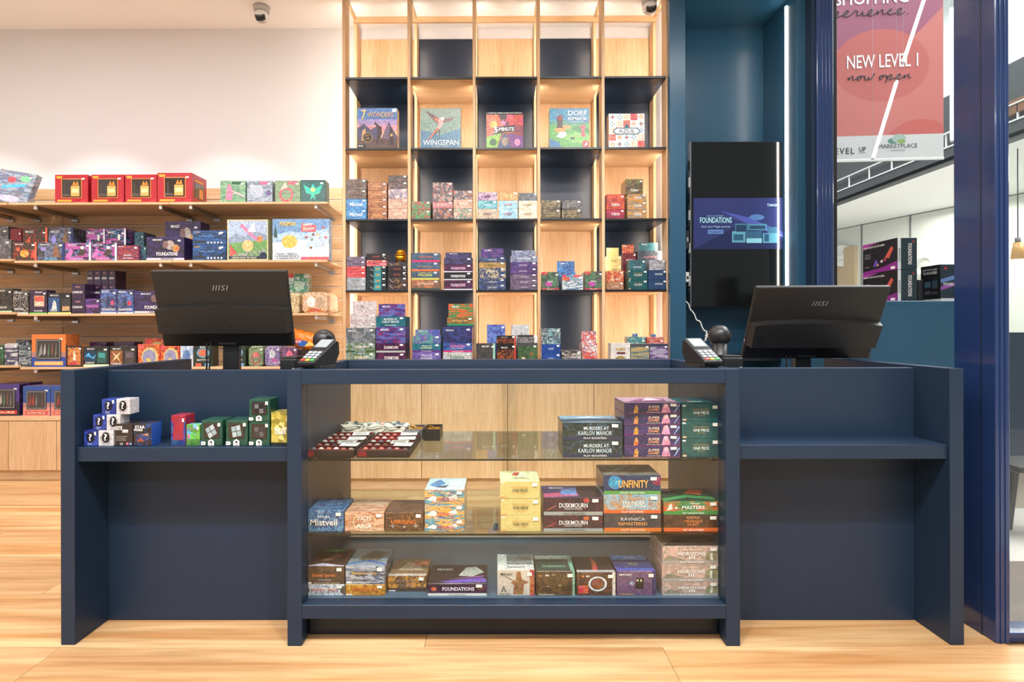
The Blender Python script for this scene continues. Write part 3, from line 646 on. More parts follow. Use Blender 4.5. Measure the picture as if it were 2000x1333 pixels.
kind('dbz', 'blue and orange striped card box', 'streak', '#4f98ab #e6a94e #6c6484 #e9d6b8', t=[('FUSION WORLD', .54, .36, .42, .2, '#d8452a', .03, .2)], d=[('p', [(.05, .3), (.2, .6), (.3, .5), (.28, .2)], '#efe9e4'), ('p', [(.6, .5), (.8, .7), (.82, .4), (.64, .2)], '#efe4dc'), ('p', [(.72, .1), (.85, .03), (1, .16), (1, .28), (.86, .14)], '#dd9a34')])
kind('dus', 'dark maroon horror booster box', 'blob', '#2c1c2c #4a2430 #1f1a2a #7a3a40', t=[('DUSKMOURN', .5, .56, .48, .26, W, .02), ('HOUSE OF HORROR', .5, .36, .3, .1, '#d8d0d0'), ('PLAY BOOSTERS', .52, .09, .36, .1, '#2a2c30')], band=[(0, .19, '#9aa09c')], d=[('c', .72, .82, .05, .13, '#c0503c'), ('p', [(.06, .25), (.22, .5), (.2, .56), (.05, .32)], '#a03a3c')])
kind('unf', 'dark blue space booster box', 'streak', '#1e2a4e #263c66 #1a1f38 #2f6f8a', t=[('UNFINITY', .52, .55, .52, .4, '#f0b060', .04), ('DRAFT BOOSTERS', .5, .09, .42, .09, W)], band=[(0, .18, '#5a9a4e')], d=[('c', .2, .62, .12, .36, '#2f8fc0'), ('c', .95, .7, .1, .24, '#8a2f5a')])
kind('out', 'pale blue desert booster box', 'blob', '#8fb4c8 #b8865a #6f9ab4 #d8cfc0', t=[('OUTLAWS OF', .54, .78, .38, .13, '#e8a04a'), ('THUNDER', .52, .57, .4, .2, '#efe8dc', .02), ('JUNCTION', .52, .36, .4, .2, '#efe8dc', .02), ('PLAY BOOSTERS', .5, .09, .38, .09, W)], band=[(0, .18, '#d8612a')])
kind('rav', 'slate booster box with orange band', 'blob', '#3a3a44 #4f4640 #2c3240 #5a5560', t=[('RAVNICA', .5, .7, .42, .18, '#c8ccd4'), ('REMASTERED', .5, .44, .5, .18, '#e0a060', .02), ('DRAFT BOOSTERS', .5, .1, .42, .1, '#f7e3c8')], band=[(0, .2, '#d8702a')])
kind('mas', 'bright swirled booster box', 'streak', '#2f7a44 #d8542c #3f8f58 #e9a03c', t=[('COMMANDER', .54, .84, .2, .09, W), ('MASTERS', .52, .56, .4, .26, W, .03), ('SET BOOSTERS', .52, .13, .38, .11, W)], band=[(0, .26, '#3f8a46')], d=[('p', [(.05, .3), (.1, .75), (.14, .8), (.16, .4)], '#f0e0d0'), ('s', .22, .5, .04, .14, 5, W)])
kind('inn', 'dark brown moonlit booster box', 'blob', '#3a2c26 #54382a #2c2422 #8a5030', t=[('INNISTRAD', .52, .84, .24, .13, '#e0a070'), ('MIDNIGHT', .52, .62, .32, .18, '#e08a4a'), ('HUNT', .52, .42, .2, .17, '#e08a4a'), ('SET BOOSTERS', .52, .1, .36, .1, W)], band=[(0, .22, '#d8622a')])
kind('hor', 'pale pink horizon booster box', 'blob', '#d8b4a8 #b89a8e #9a948a #c8a090', t=[('MODERN', .5, .8, .26, .1, '#e9d0c4', 0), ('HORIZONS', .5, .57, .46, .2, W, .02), ('III', .5, .36, .1, .16, W, .02), ('PLAY BOOSTERS', .5, .09, .4, .1, '#efe9e6')], band=[(0, .17, '#a79e9c')], d=[('p', [(.72, .17), (.76, .6), (.9, .85), (1, .8), (1, .17)], '#8f8a6e'), ('r', .82, .2, .86, .6, '#d8d2c8'), ('p', [(.0, .17), (.1, .42), (.3, .3), (.4, .17)], '#8a8272')])
kind('fnd', 'black and violet booster box', 'streak', '#1d1824 #3a2144 #241a26 #8a2f6a', t=[('FOUNDATIONS', .52, .58, .54, .3, '#f6e9f4', .03), ('PLAY BOOSTERS', .5, .1, .28, .1, '#35323a')], band=[(0, .2, '#d9d6d2')], d=[('c', .1, .55, .05, .18, '#b8502c'), ('c', .9, .6, .06, .18, '#6a3a2c')])
kind('fnk', 'plain black booster box', 'blob', '#15141a #1b1a20 #121116 #221f28', t=[('FOUNDATIONS', .5, .5, .5, .34, W, .03)], band=[(0, .14, '#cfccd0')])
kind('sd1', 'brown battle card box', 'blob', '#4a3628 #6a4a34 #3a2c26 #8a6a48', t=[('Battle Spirits', .48, .5, .58, .24, '#d87a3c', .03), ('EVOLUTION', .5, .26, .34, .1, '#9fb0c8'), ('BOOSTER PACK', .56, .09, .66, .06, '#e8dcc8', 0)], d=[('r', .02, .03, .16, .12, W)])
kind('sd2', 'white and red framed card box', 'blob', '#cfd4dc #e6e6e8 #9aa0ac #7d6a5e', t=[('Battle Saga', .5, .55, .66, .22, '#d8502a', .03), ('CARD GAME', .5, .3, .4, .09, '#6a6e78', 0)], d=[('p', [(.0, .9), (.1, .7), (.1, .3), (.0, .1)], '#5a463a'), ('p', [(1, .9), (.9, .7), (.9, .3), (1, .1)], '#5a463a')])
kind('sd3', 'silver blue framed card box', 'streak', '#b4bccc #5f7090 #3a4050 #c8a04a', t=[('Sengoku Era', .48, .62, .64, .16, '#e0b040', .03), ('EVOLUTION', .5, .38, .44, .14, '#e8eef6'), ('BOOSTER PACK', .54, .14, .7, .07, '#efe6d8', 0)], d=[('r', .02, .05, .16, .15, W)])
kind('sd4', 'glowing orange card box', 'blob', '#c8862e #e0a844 #8a5a26 #b87428', t=[('DRAGON', .5, .58, .6, .2, '#d84a24', .03), ('THE MOON', .5, .34, .34, .12, '#5a4a3a')], d=[('r', .02, .05, .16, .16, W)])
kind('sd5', 'orange landscape card box', 'blob', '#7a5434 #d8943c #4a362a #e0b060', t=[('Adventure Break', .5, .66, .54, .16, '#4a5a80', .02), ('EVOLUTION', .5, .42, .34, .12, '#5a6a8a')], d=[('r', .02, .03, .2, .1, W)], band=[(0, .22, '#3a3230')])
# --- near square collector boxes
kind('acr', 'white and rust assassin style box', 'blob', '#d8ccc0 #cfc2b4 #c8b8a8 #e0d6cc', t=[('MAGIC', .25, .84, .34, .09, '#2a2624', .02, .2), ('ASSASSINS', .2, .08, .3, .07, '#4a3a34')], d=[('p', [(.42, .05), (.46, .4), (.36, .5), (.5, .62), (.52, .9), (.62, .95), (.66, .62), (.86, .52), (.72, .42), (.7, .05)], '#9a6a42'), ('p', [(.2, .74), (.5, .5), (.51, .53), (.2, .77)], '#7a5a44'), ('p', [(.1, .14), (.17, .4), (.24, .14), (.2, .14), (.17, .28), (.14, .14)], '#6a5a50'), ('r', .88, 0, 1, 1, '#b5492c')])
kind('dsc', 'brown stone textured collector box', 'blob', '#4a3826 #6a4c30 #3a2c22 #8a643c', t=[('M', .28, .84, .08, .08, W), ('Duskmourn', .26, .07, .4, .08, '#e8dcc8')], spine=(1, '#7fa890'), d=[('c', .1, .8, .03, .03, '#d87a3c'), ('c', .3, .38, .05, .03, '#9a8a6a'), ('c', .62, .42, .05, .03, '#9a8a6a'), ('c', .45, .85, .05, .03, '#9a8a6a'), ('r', .94, 0, 1, 1, '#7fa890')])
kind('rng', 'brown collector box with white ring', 'blob', '#4a3228 #6a4632 #3a2a26 #8a5a3c', t=[('M', .28, .84, .08, .08, W)], d=[('o', .54, .5, .24, .32, .22, '#d6dade'), ('c', .54, .5, .16, .22, '#8a4a34'), ('r', .04, .1, .3, .44, '#c8452a'), ('c', .16, .82, .04, .04, '#d87a3c'), ('r', .92, 0, 1, 1, '#d8c8ba')])
kind('whb', 'mauve collector box with dark booth', 'blob', '#6a4a6a #7a5a7a #4f4068 #8a6a88', t=[('MAGIC', .22, .87, .34, .08, W, .02, .2), ('UNIVERSES', .24, .07, .34, .07, '#c8a05a')], d=[('p', [(.46, .28), (.5, .74), (.7, .72), (.68, .26)], '#2c2624'), ('r', .51, .58, .55, .66, '#f4e6b0'), ('r', .6, .58, .64, .66, '#f4e6b0'), ('c', .38, .5, .05, .08, '#9aa8b8'), ('r', .9, 0, 1, 1, '#3f3560')])
# --- bookcase stock
kind('fb1', 'grey brown fantasy booster box', 'blob', '#5a4a44 #7a6a62 #4a3c38 #8e8078', t=[('ROSETTA', .5, .5, .5, .28, '#8a6a5a')])
kind('fb2', 'blue misty booster box', 'blob', '#2f7ab8 #5a9ed0 #2a5a94 #9cc8e4', t=[('Mistveil', .5, .5, .62, .4, '#dfeaf0', .02)])
kind('fb3', 'orange brown fantasy booster box', 'blob', '#8a5436 #b87a50 #6a4030 #d89a64', t=[('UPRISING', .5, .5, .5, .26, '#e8b070')])
kind('fb4', 'tan pink fantasy booster box', 'blob', '#c49a84 #d8b49e #a87a68 #8a6458', t=[('ARIA', .5, .5, .4, .26, '#f0dcc8')])
kind('fb5', 'lilac patterned booster box', 'shard', '#b89aa0 #9a8a9a #cfb8b4 #7a6a78')
kind('fb6', 'dark brown patterned booster box', 'shard', '#4a3430 #5f443c #3a2a28 #8a6a60')
kind('fb7', 'red and green patterned box', 'shard', '#8a5a44 #4f8a5a #a8564a #6aa070')
kind('fb8', 'mixed brown patterned box', 'shard', '#6a4a44 #a88a80 #4a4a54 #b0604a')
kind('fb9', 'pink titled booster box', 'blob', '#b86a70 #c88a88 #9a5058 #d8a8a0', t=[('DYNASTY', .5, .5, .5, .36, '#f0d8c8')])
kind('fb0', 'pale green patterned booster box', 'shard', '#8aa088 #c09a84 #7a8a80 #d8c0a8')
kind('lc1', 'tan and purple trimmed card box', 'blob', '#c9b79c #d8c8b0 #a89078 #8a5a80', t=[('SORCERY', .5, .5, .42, .2, '#8a5a6a')])
kind('lc2', 'teal trimmed card box', 'blob', '#4fa0b0 #7ec0c8 #3a8090 #cfe0dc', t=[('SORCERY', .5, .5, .42, .2, '#e8f0ee')])
kind('lc3', 'purple trimmed card box', 'blob', '#c0a8b8 #7a4a80 #d0bcc4 #a07aa0', t=[('SORCERY', .5, .5, .42, .24, '#4a3a50')])
kind('lc4', 'light blue trimmed card box', 'blob', '#8fc0d4 #b8d8e2 #6aa4c0 #e0ecf0', t=[('SORCERY', .5, .5, .42, .24, '#b8485a')])
kind('lc5', 'amber trimmed card box', 'blob', '#c08a4a #d8b078 #8a6a44 #e6d0a8')
kind('lc6', 'cream trimmed card box', 'blob', '#e0d4bc #f0e8d8 #c8b08a #c89a5a', t=[('SORCERY', .5, .5, .42, .24, '#8a6a3a')])
kind('lc7', 'slate trimmed card box', 'blob', '#4a4a50 #6a7078 #3a3a40 #a8988a')
kind('mtl', 'olive brown lore booster box', 'shard', '#5f523c #7a6a4c #4a4030 #8a7a58', t=[('GRAND', .5, .62, .5, .2, '#b8a070'), ('ARCHIVE', .5, .34, .5, .2, '#b8a070')])
kind('mtg', 'grey lore booster box', 'shard', '#4a4648 #66605e #3a3638 #7a7470', t=[('GRAND', .5, .62, .5, .2, '#a8a098'), ('ARCHIVE', .5, .34, .5, .2, '#a8a098')])
kind('gud', 'red flame card box', 'blob', '#a81c30 #e0542c #7a1226 #f09a3c', t=[('FUSION', .5, .3, .44, .18, W, .02)])
kind('gu2', 'crimson card box', 'streak', '#8a1636 #b42a4a #5f1028 #c8607a', t=[('FUSION', .5, .5, .42, .3, W, .02)])
kind('gu3', 'amber and grey card box', 'streak', '#c88a3a #8a8078 #e0a84e #4a4440', t=[('FUSION', .55, .5, .36, .32, W, .02)])
kind('gu4', 'dark green hero card box', 'blob', '#26301f #5f6a2c #8a2a30 #c8b868', t=[('FUSION', .5, .26, .4, .14, W, .02)])
kind('yg1', 'silver duel card box', 'blob', '#9a9ea4 #b4b8bc #80848a #c8cccf', t=[('LEGACY', .45, .5, .36, .2, '#6a5a44')])
kind('yg2', 'coral red duel card box', 'blob', '#c84048 #e0606a #a83038 #e88a70', t=[('LEGACY', .5, .5, .34, .24, '#8a4a2c')])
kind('yg3', 'mauve duel card box', 'blob', '#6a5a70 #8a7a8e #544858 #a08a9c', t=[('LEGACY', .5, .5, .4, .2, '#3a2c3c')])
kind('yg4', 'black duel box with teal panel', 'blob', '#20282a #263234 #181e20 #2c3a3c', d=[('r', .38, .02, .74, .98, '#2b8a92'), ('p', [(.44, .3), (.6, .75), (.68, .4)], '#b08a4a'), ('p', [(.2, .5), (.36, .15), (.37, .18), (.22, .55)], '#c8ccce')], t=[('CORE', .56, .5, .2, .26, '#e0c078')])
kind('yg5', 'black duel box with red title', 'blob', '#221c1e #2e2426 #1a1618 #4a2026', t=[('RAGE', .5, .5, .34, .24, '#c85a5a')], d=[('p', [(.8, .6), (.96, .2), (.97, .25), (.82, .65)], '#c8ccce')])
kind('yg6', 'pink red duel card box', 'streak', '#c0404a #e8a0a0 #a83040 #f0d0c8', t=[('BATTLES', .5, .5, .3, .24, '#6a1a24')])
kind('yg7', 'charcoal and bronze duel box', 'blob', '#26262a #343036 #8a6040 #1c1c20', t=[('AGE', .5, .5, .24, .24, '#b88a5a')], d=[('p', [(.1, .7), (.26, .2), (.27, .24), (.12, .75)], '#b8bcc0')])
kind('mh1', 'rust terrain booster box', 'blob', '#8a5a40 #c87a50 #4a5a54 #a86a4a', t=[('DOMINARIA', .5, .62, .6, .26, '#e8c8a8')], band=[(0, .22, '#3f4a40')])
kind('mh2', 'blue machine booster box', 'blob', '#2c4a6a #3a6a7a #24344e #c86a34', t=[('MARCH OF', .5, .8, .4, .14, '#c8d070'), ('MACHINE', .5, .56, .5, .26, '#d0d878', .02)], band=[(0, .24, '#c0b858')])
kind('mh3', 'orange banded blue booster box', 'blob', '#3a5670 #4a6a84 #2c4056 #8aa0b0', t=[('REMASTERED', .5, .5, .54, .18, '#b88a6a')], band=[(0, .22, '#d06a34')])
kind('mh4', 'pink banded blue booster box', 'blob', '#34566e #4f7088 #2a4458 #8a4a54', t=[('INVASION', .5, .55, .5, .24, '#c8685a')], band=[(0, .2, '#d02a64')])
kind('fn2', 'black and pink titled booster box', 'streak', '#1f1a26 #4a2450 #8a2c5a #16141c', t=[('FOUNDATIONS', .5, .5, .5, .3, '#f4c8e0', .03)], band=[(0, .12, '#e0dee0')])
kind('fn3', 'violet slate display box', 'blob', '#2c2c44 #4a4070 #22243a #7a6aa0')
kind('lo1', 'navy chapter card box', 'blob', '#22345e #34508a #1a2646 #c8b890', t=[('LORCANA', .5, .5, .34, .24, '#e0e4ec')])
kind('lo2', 'navy and cream card box', 'blob', '#2e4270 #c8b48a #22345a #4a6094', t=[('LORCANA', .5, .5, .34, .24, '#f0e4c8')])
kind('lo3', 'gold brown card box', 'blob', '#b08a4a #c8a264 #8a6a38 #2a2a4a', t=[('LORCANA', .5, .5, .34, .26, '#3a2a1a')])
kind('lo4', 'violet and coral card box', 'streak', '#3a2c66 #5a4090 #2a3a6a #d0704a', t=[('LORCANA', .46, .5, .3, .24, '#e0d4f0')])
kind('lo5', 'mauve grey card box', 'blob', '#5a4a60 #7a6a84 #3f3a54 #c08a9a', t=[('LORCANA', .5, .5, .3, .24, '#d8c8d8')])
kind('lo6', 'pale grey open display box', 'blob', '#6a6e8a #9aa0b8 #5a5c7a #b8bccb', t=[('LORCANA', .5, .62, .5, .34, '#e4e8f0', .02)])
kind('pk1', 'green and red card box', 'blob', '#2f5a40 #4a8a5a #5a2a4a #b84a8a', d=[('r', 0, 0, 1, .08, '#c03a34'), ('r', 0, .84, .34, 1, '#c8342e'), ('c', .4, .32, .2, .14, '#b8459a')], t=[('MASK', .5, .46, .3, .08, W), ('PLAY', .5, .03, .4, .05, W)])
kind('pk2', 'white and blue burst card box', 'streak', '#5f8aa8 #dfe6ea #3a5a7a #e8dca0', d=[('r', 0, .62, .34, .84, '#d0302c'), ('r', 0, .86, .2, 1, '#d0302c'), ('r', .55, .84, .9, 1, '#c83a34')])
kind('pk3', 'blue sparkling display box', 'blob', '#2a4e8a #4a86c0 #1f3768 #d0e4f2', st=0)
kind('pk4', 'white and gold card box', 'blob', '#dfdcd6 #cfccc6 #e8e6e2 #c8c4bc', t=[('POKEMON', .5, .72, .5, .14, '#c8a03a', .03)], d=[('r', .3, .48, .74, .58, '#6a2a3a'), ('c', .5, .2, .3, .2, '#9a8a4a')])
kind('pk5', 'green and tan card box', 'streak', '#4a6a5a #b8a070 #6a8aa0 #c8b878', d=[('r', 0, .86, 1, 1, '#4a4a54')])
kind('pk6', 'violet and silver card box', 'streak', '#5a3a7a #a8a4b8 #7a5a9a #d0c8d8', d=[('r', 0, .86, 1, 1, '#3a3a54')])
kind('pk7', 'teal topped red tabbed card box', 'blob', '#4a8a8a #c8ccc8 #2a5a6a #8ab0a8', d=[('r', 0, 0, .36, .7, '#c8342e'), ('r', .4, .1, .98, .5, '#2a4048')])
kind('pk8', 'red topped tabbed card box', 'blob', '#c84a40 #d8988a #a83430 #e0c0b0', d=[('r', .4, .1, .98, .5, '#5a6a70')])
kind('op1', 'maroon card game box', 'blob', '#5a1626 #7a2034 #451020 #c86a3a', t=[('ONE PIECE', .5, .4, .5, .18, '#e8d0c8')])
kind('op2', 'dark grey card game box', 'blob', '#3a4048 #5a6068 #2c3038 #8a9098', t=[('ONE PIECE', .5, .4, .5, .18, '#d88a8a')])
kind('op3', 'navy card game box', 'blob', '#1f3a5f #26466e #182e4e #2f5480', t=[('ONE PIECE', .55, .58, .42, .18, '#e0e6ec')])
kind('op4', 'silver card game box', 'blob', '#8a9098 #b4b8c0 #6a7078 #c05a4a', t=[('ONE PIECE', .5, .5, .46, .18, '#f0f0f0')])
kind('op5', 'copper brown card game box', 'blob', '#9a6a4a #b88460 #7a5038 #c8a080', t=[('ONE PIECE', .5, .4, .46, .2, '#e8d8c8')])
kind('op6', 'red and tan hero card box', 'blob', '#c8452a #e0a070 #8a2a20 #e8c49a', t=[('ONE PIECE', .5, .2, .5, .1, W)])
kind('op7', 'teal pink card game box', 'blob', '#1f5a60 #2a7078 #184a50 #a06a80', t=[('ONE PIECE', .5, .3, .5, .16, '#e0ece8')])
# --- lower bookcase row
kind('bl1', 'green meadow booster box', 'blob', '#5a7a5a #9ab0b8 #3a5a44 #c8a848', t=[('BLOOMBURROW', .55, .6, .5, .22, '#f0ead8'), ('PLAY BOOSTERS', .5, .13, .36, .1, W)], band=[(0, .22, '#3a5a3a')])
kind('bl2', 'grey dragon display box', 'blob', '#5a6670 #8a949c #44525a #a87a3a', t=[('MAGIC', .22, .8, .3, .1, W, .02, .2)], st=1)
kind('bl3', 'pale pink display box', 'blob', '#c8b4b4 #e0d0d0 #8a8a80 #5a6a54', t=[('HORIZONS', .5, .5, .5, .3, '#f4f0f0'), ('III', .5, .2, .1, .2, W)])
kind('du2', 'violet horror booster box', 'blob', '#33203f #5a2a54 #261a38 #a8344a', t=[('DUSKMOURN', .52, .55, .48, .3, W, .02)], band=[(0, .2, '#a8b0ac')])
kind('du3', 'blue and red portrait display box', 'streak', '#26347a #4a70b8 #8a1f44 #d02a3c', t=[('MAGIC', .3, .82, .3, .12, W, .02, .2)])
kind('kv2', 'teal manor display box', 'blob', '#1d5a66 #2a7080 #184850 #3a8a98', t=[('MURDERS AT', .5, .74, .46, .2, '#e0ecf0'), ('KARLOV MANOR', .5, .48, .58, .22, '#e0ecf0'), ('PLAY BOOSTERS', .5, .14, .38, .1, W)])
kind('el1', 'teal and violet forest booster box', 'blob', '#1f6070 #2a7a84 #3a3a7a #184a58', t=[('WILDS OF', .5, .74, .36, .18, '#d8e6c0'), ('ELDRAINE', .5, .5, .4, .2, '#d8e6c0'), ('SET BOOSTERS', .5, .12, .36, .1, W)], band=[(0, .22, '#5a2a7a')])
kind('el2', 'violet forest booster box', 'blob', '#5a4a90 #7a6ab0 #44387a #9a8ac8', t=[('WILDS OF', .5, .74, .36, .18, '#e6e0f0'), ('ELDRAINE', .5, .48, .4, .22, '#e6e0f0')])
kind('el3', 'pink and teal fairy display box', 'blob', '#3a5aa0 #4a9a8a #7a3a9a #d87aa8', st=1)
kind('km1', 'blue neon booster box', 'streak', '#1f4a8a #2c6ab0 #1a3468 #d04a9a', t=[('KAMIGAWA', .5, .66, .5, .22, '#f08ac8', .03), ('NEON DYNASTY', .5, .42, .42, .12, '#d8e4f4'), ('DRAFT BOOSTERS', .5, .1, .4, .08, W)], band=[(0, .18, '#c0246a')])
kind('km2', 'pale city booster box', 'blob', '#a8b4bc #c8ccc8 #8a8a90 #c86a4a', t=[('CAPENNA', .5, .6, .5, .24, '#5a8a7a')])
kind('km3', 'midnight blue hooded display box', 'blob', '#1f2a52 #2f4280 #18203e #8a4a9a', t=[('MAGIC', .24, .8, .28, .1, W, .02, .2)])
kind('br1', 'orange and green booster box', 'blob', '#8a5a2c #b87a34 #3a6a4a #5a3a26', t=[("BROTHERS' WAR", .5, .6, .56, .24, '#e8c070')], band=[(0, .24, '#2f8a5a')])
kind('cd1', 'dark collector box with mint spine', 'blob', '#3a3a3c #4a4846 #2c2c2e #6a625c', t=[('MAGIC', .5, .86, .4, .09, W)], d=[('r', .88, 0, 1, 1, '#8ac0a8')])
kind('cd2', 'blue foil collector box', 'blob', '#3f4aa0 #6a8ad0 #58489a #a8c4e8')
kind('cd3', 'black flame collector box', 'blob', '#1c1a1a #2a2020 #b8502c #d8884a', t=[('MAGIC', .4, .8, .34, .08, W)], d=[('r', .9, 0, 1, 1, '#b81c34'), ('r', 0, .7, .9, 1, '#201c1c')])
kind('cd4', 'white ink collector box', 'blob', '#d0d0d0 #b8bcc0 #e0e0e0 #8a8a90', d=[('p', [(.5, .1), (.56, .6), (.62, .3), (.9, .15)], '#4a3a34')])
kind('cd5', 'green circuit collector box', 'blob', '#2f4a34 #4a6a44 #24382a #7a8a5a', d=[('r', 0, .86, 1, 1, '#4a4a4c'), ('c', .3, .3, .1, .05, '#c8b8a0'), ('c', .7, .5, .08, .05, '#b0503c')])
kind('cd6', 'grey collector box with white side', 'blob', '#5a5a5e #8a8a90 #3a3a3e #c8a890', d=[('r', .84, 0, 1, 1, '#e6e4e2'), ('r', 0, .8, .84, 1, '#26262a')])
kind('an1', 'royal blue card box', 'blob', '#1f3f8a #2a50a4 #183270 #3a64b8', t=[('SAIYAN', .5, .5, .26, .24, '#d8dce8')])
kind('an2', 'teal and white heroes card box', 'blob', '#2a4a5a #6aa0a8 #d8dcd8 #8a3a4a')
kind('an3', 'low black and white striped box', 'streak', '#3a3434 #c8c4c0 #5a4e4a #1e1c1c')
kind('an4', 'white manga display box', 'blob', '#e6e2de #d85a3c #3a5a9a #f0ece8', t=[('UNION ARENA', .5, .3, .6, .12, '#c8342e', .02)])
# --- slatwall goods
kind('red', 'red window gift box', 'blob', '#b0202c #a81c28 #b82834 #9c1824', n='gift_box', st=1, win=1)
for k_, de, cs, dd in (('et1', 'green and pink trainer box', '#6a9a78 #8ab890 #4a7a5c #a8c8a4', [('p', [(.2, .12), (.24, .5), (.3, .86), (.42, .8), (.5, .45), (.46, .12)], '#e07a98'), ('p', [(.45, .5), (.95, .22), (.98, .3), (.5, .56)], '#e8b0c0'), ('r', .46, .84, .84, .96, '#2f5a40')]),
                    ('et2', 'grey violet trainer box', '#7a8a9a #a8b4c4 #5a6478 #c8d0dc', [('c', .4, .5, .26, .3, '#b4bccb'), ('s', .2, .72, .14, .2, 5, '#c8ccd8'), ('c', .86, .44, .1, .13, '#6a5a8a'), ('r', .5, .82, .86, .96, '#c8608a')]),
                    ('et3', 'olive green and red trainer box', '#6f8a64 #8aa47a #566e50 #a8b894', [('o', .44, .36, .28, .34, .3, '#d8545a'), ('p', [(.2, .55), (.4, .95), (.5, .7)], '#e8c8b4'), ('r', .5, .82, .9, .96, '#c85a6a')]),
                    ('et4', 'dark teal glowing trainer box', '#1c4f4c #246460 #153c3c #2f7a70', [('p', [(.1, .8), (.4, .62), (.5, .85), (.6, .62), (.9, .8), (.78, .4), (.56, .34), (.62, .06), (.5, .26), (.38, .06), (.44, .34), (.22, .4)], '#2fc0a4'), ('c', .5, .56, .1, .1, '#c8d878')])):
    kind(k_, de, 'streak', cs, d=dd, n='trainer_box')
kind('sp1', 'red and dark green starter box', 'blob', '#2a3a30 #4a2c26 #b8402c #1f2622', t=[MG], d=[('c', .5, .4, .18, .2, '#d89a3a'), ('p', [(.1, .6), (.3, .75), (.32, .5)], '#d8502c'), ('p', [(.75, .2), (.8, .6), (.95, .5), (.9, .15)], '#c8402a'), ('r', .91, 0, 1, 1, '#e0582a')])
kind('sp2', 'grey and blue hero starter box', 'blob', '#3a3c48 #6a7a9a #2a2c38 #b08a6a', t=[MG, ('SECRETS', .5, .12, .46, .12, '#6ac0f0', .03, .2)], d=[('c', .22, .66, .1, .12, '#9a8ad0'), ('p', [(.55, .2), (.6, .7), (.7, .9), (.78, .6), (.82, .2)], '#8a6248'), ('r', .91, 0, 1, 1, '#1f3a70')])
kind('sp3', 'black and pink starter box', 'streak', '#201a2a #c04a9a #4a9ac8 #141018', t=[MG, ('FOUNDATIONS', .44, .12, .54, .12, '#f0b0e0', .03, .2)], d=[('p', [(.02, .2), (.2, .7), (.3, .55), (.22, .2)], '#d868b0'), ('c', .66, .74, .07, .09, '#e8dcd0'), ('p', [(.45, .3), (.6, .66), (.85, .6), (.7, .3)], '#4a4038'), ('r', .92, 0, 1, 1, '#e4e4ea')])
kind('sp4', 'red and purple guild box', 'blob', '#8a2c34 #5a2a5a #c05a3c #3a2030', t=[('RAVNICA', .5, .36, .36, .1, W), ('Clue Edition', .5, .18, .5, .1, '#e8e0e0'), ('MAGIC', .2, .92, .26, .06, W)])
kind('sp5', 'narrow dark blue booster box', 'blob', '#22344e #2f6a6a #1a2638 #4a8ac0')
kind('sp6', 'grey robot starter box', 'blob', '#4a4a4e #7a7a7c #343438 #a88a8a')
kind('sp7', 'plain dark red box', 'blob', '#7a1a28 #841e2c #701824 #7a1a28')
kind('fbg', 'large violet bundle box', 'streak', '#201c30 #362c66 #18161f #6a3078', t=[('MAGIC', .3, .88, .26, .07, W, .02, .2), ('FOUNDATIONS', .55, .28, .56, .15, W, .03), ('BEGINNER BOX', .56, .07, .34, .07, '#2a2a30')], d=[('c', .62, .66, .12, .2, '#a89a94'), ('c', .78, .52, .1, .16, '#b87a3c'), ('c', .5, .68, .08, .16, '#7a5a5a')], band=[(.02, .11, '#c8c4d0')], n='bundle_box')
kind('tkt', 'dark blue toolkit box', 'streak', '#1c2a44 #2f5a9a #141c2e #4a8ad0', t=[("TRAINER'S TOOLKIT", .42, .6, .48, .12, '#6a98c8', .01), ('POKEMON', .14, .88, .18, .08, '#e0b84a')], d=[('r', .05, .12, .4, .3, '#2c3440')] + [('c', .46 + k * .1, .16, .025, .07, '#d8dce0') for k in range(5)] + [('s', .82, .8, .07, .12, 5, '#f0f0ee')], n='toolkit_box')
kind('ltp', 'cream bordered battle academy box', 'blob', '#5f8a4a #8aaa70 #b8a8c8 #d8c8d0', st=0, n='academy_box', d=[('r', 0, .5, 1, 1, '#a8b8d8'), ('p', [(0, .5), (.2, .66), (.45, .58), (.7, .72), (1, .6), (1, .45), (0, .42)], '#8a9ab0'), ('p', [(0, .12), (1, .3), (1, .5), (.4, .46), (0, .4)], '#6f9a58'), ('p', [(.3, .85), (.75, .45), (.78, .5), (.36, .9)], '#e87aa0'), ('p', [(.5, .7), (.66, .95), (.7, .7)], '#f0e8f0'), ('c', .8, .52, .07, .08, '#e07a3a'), ('c', .5, .36, .14, .14, '#d8b878'), ('p', [(.06, .1), (.06, .4), (.24, .16)], '#c84a4a'), ('r', .04, .03, .8, .1, '#2a3040'), ('c', .88, .1, .1, .1, '#24304a'), ('f', 0, 0, 1, 1, .025, .025, '#e0c890')], t=[('LEARN HOW TO PLAY!', .42, .065, .6, .045, '#f0ead8')])
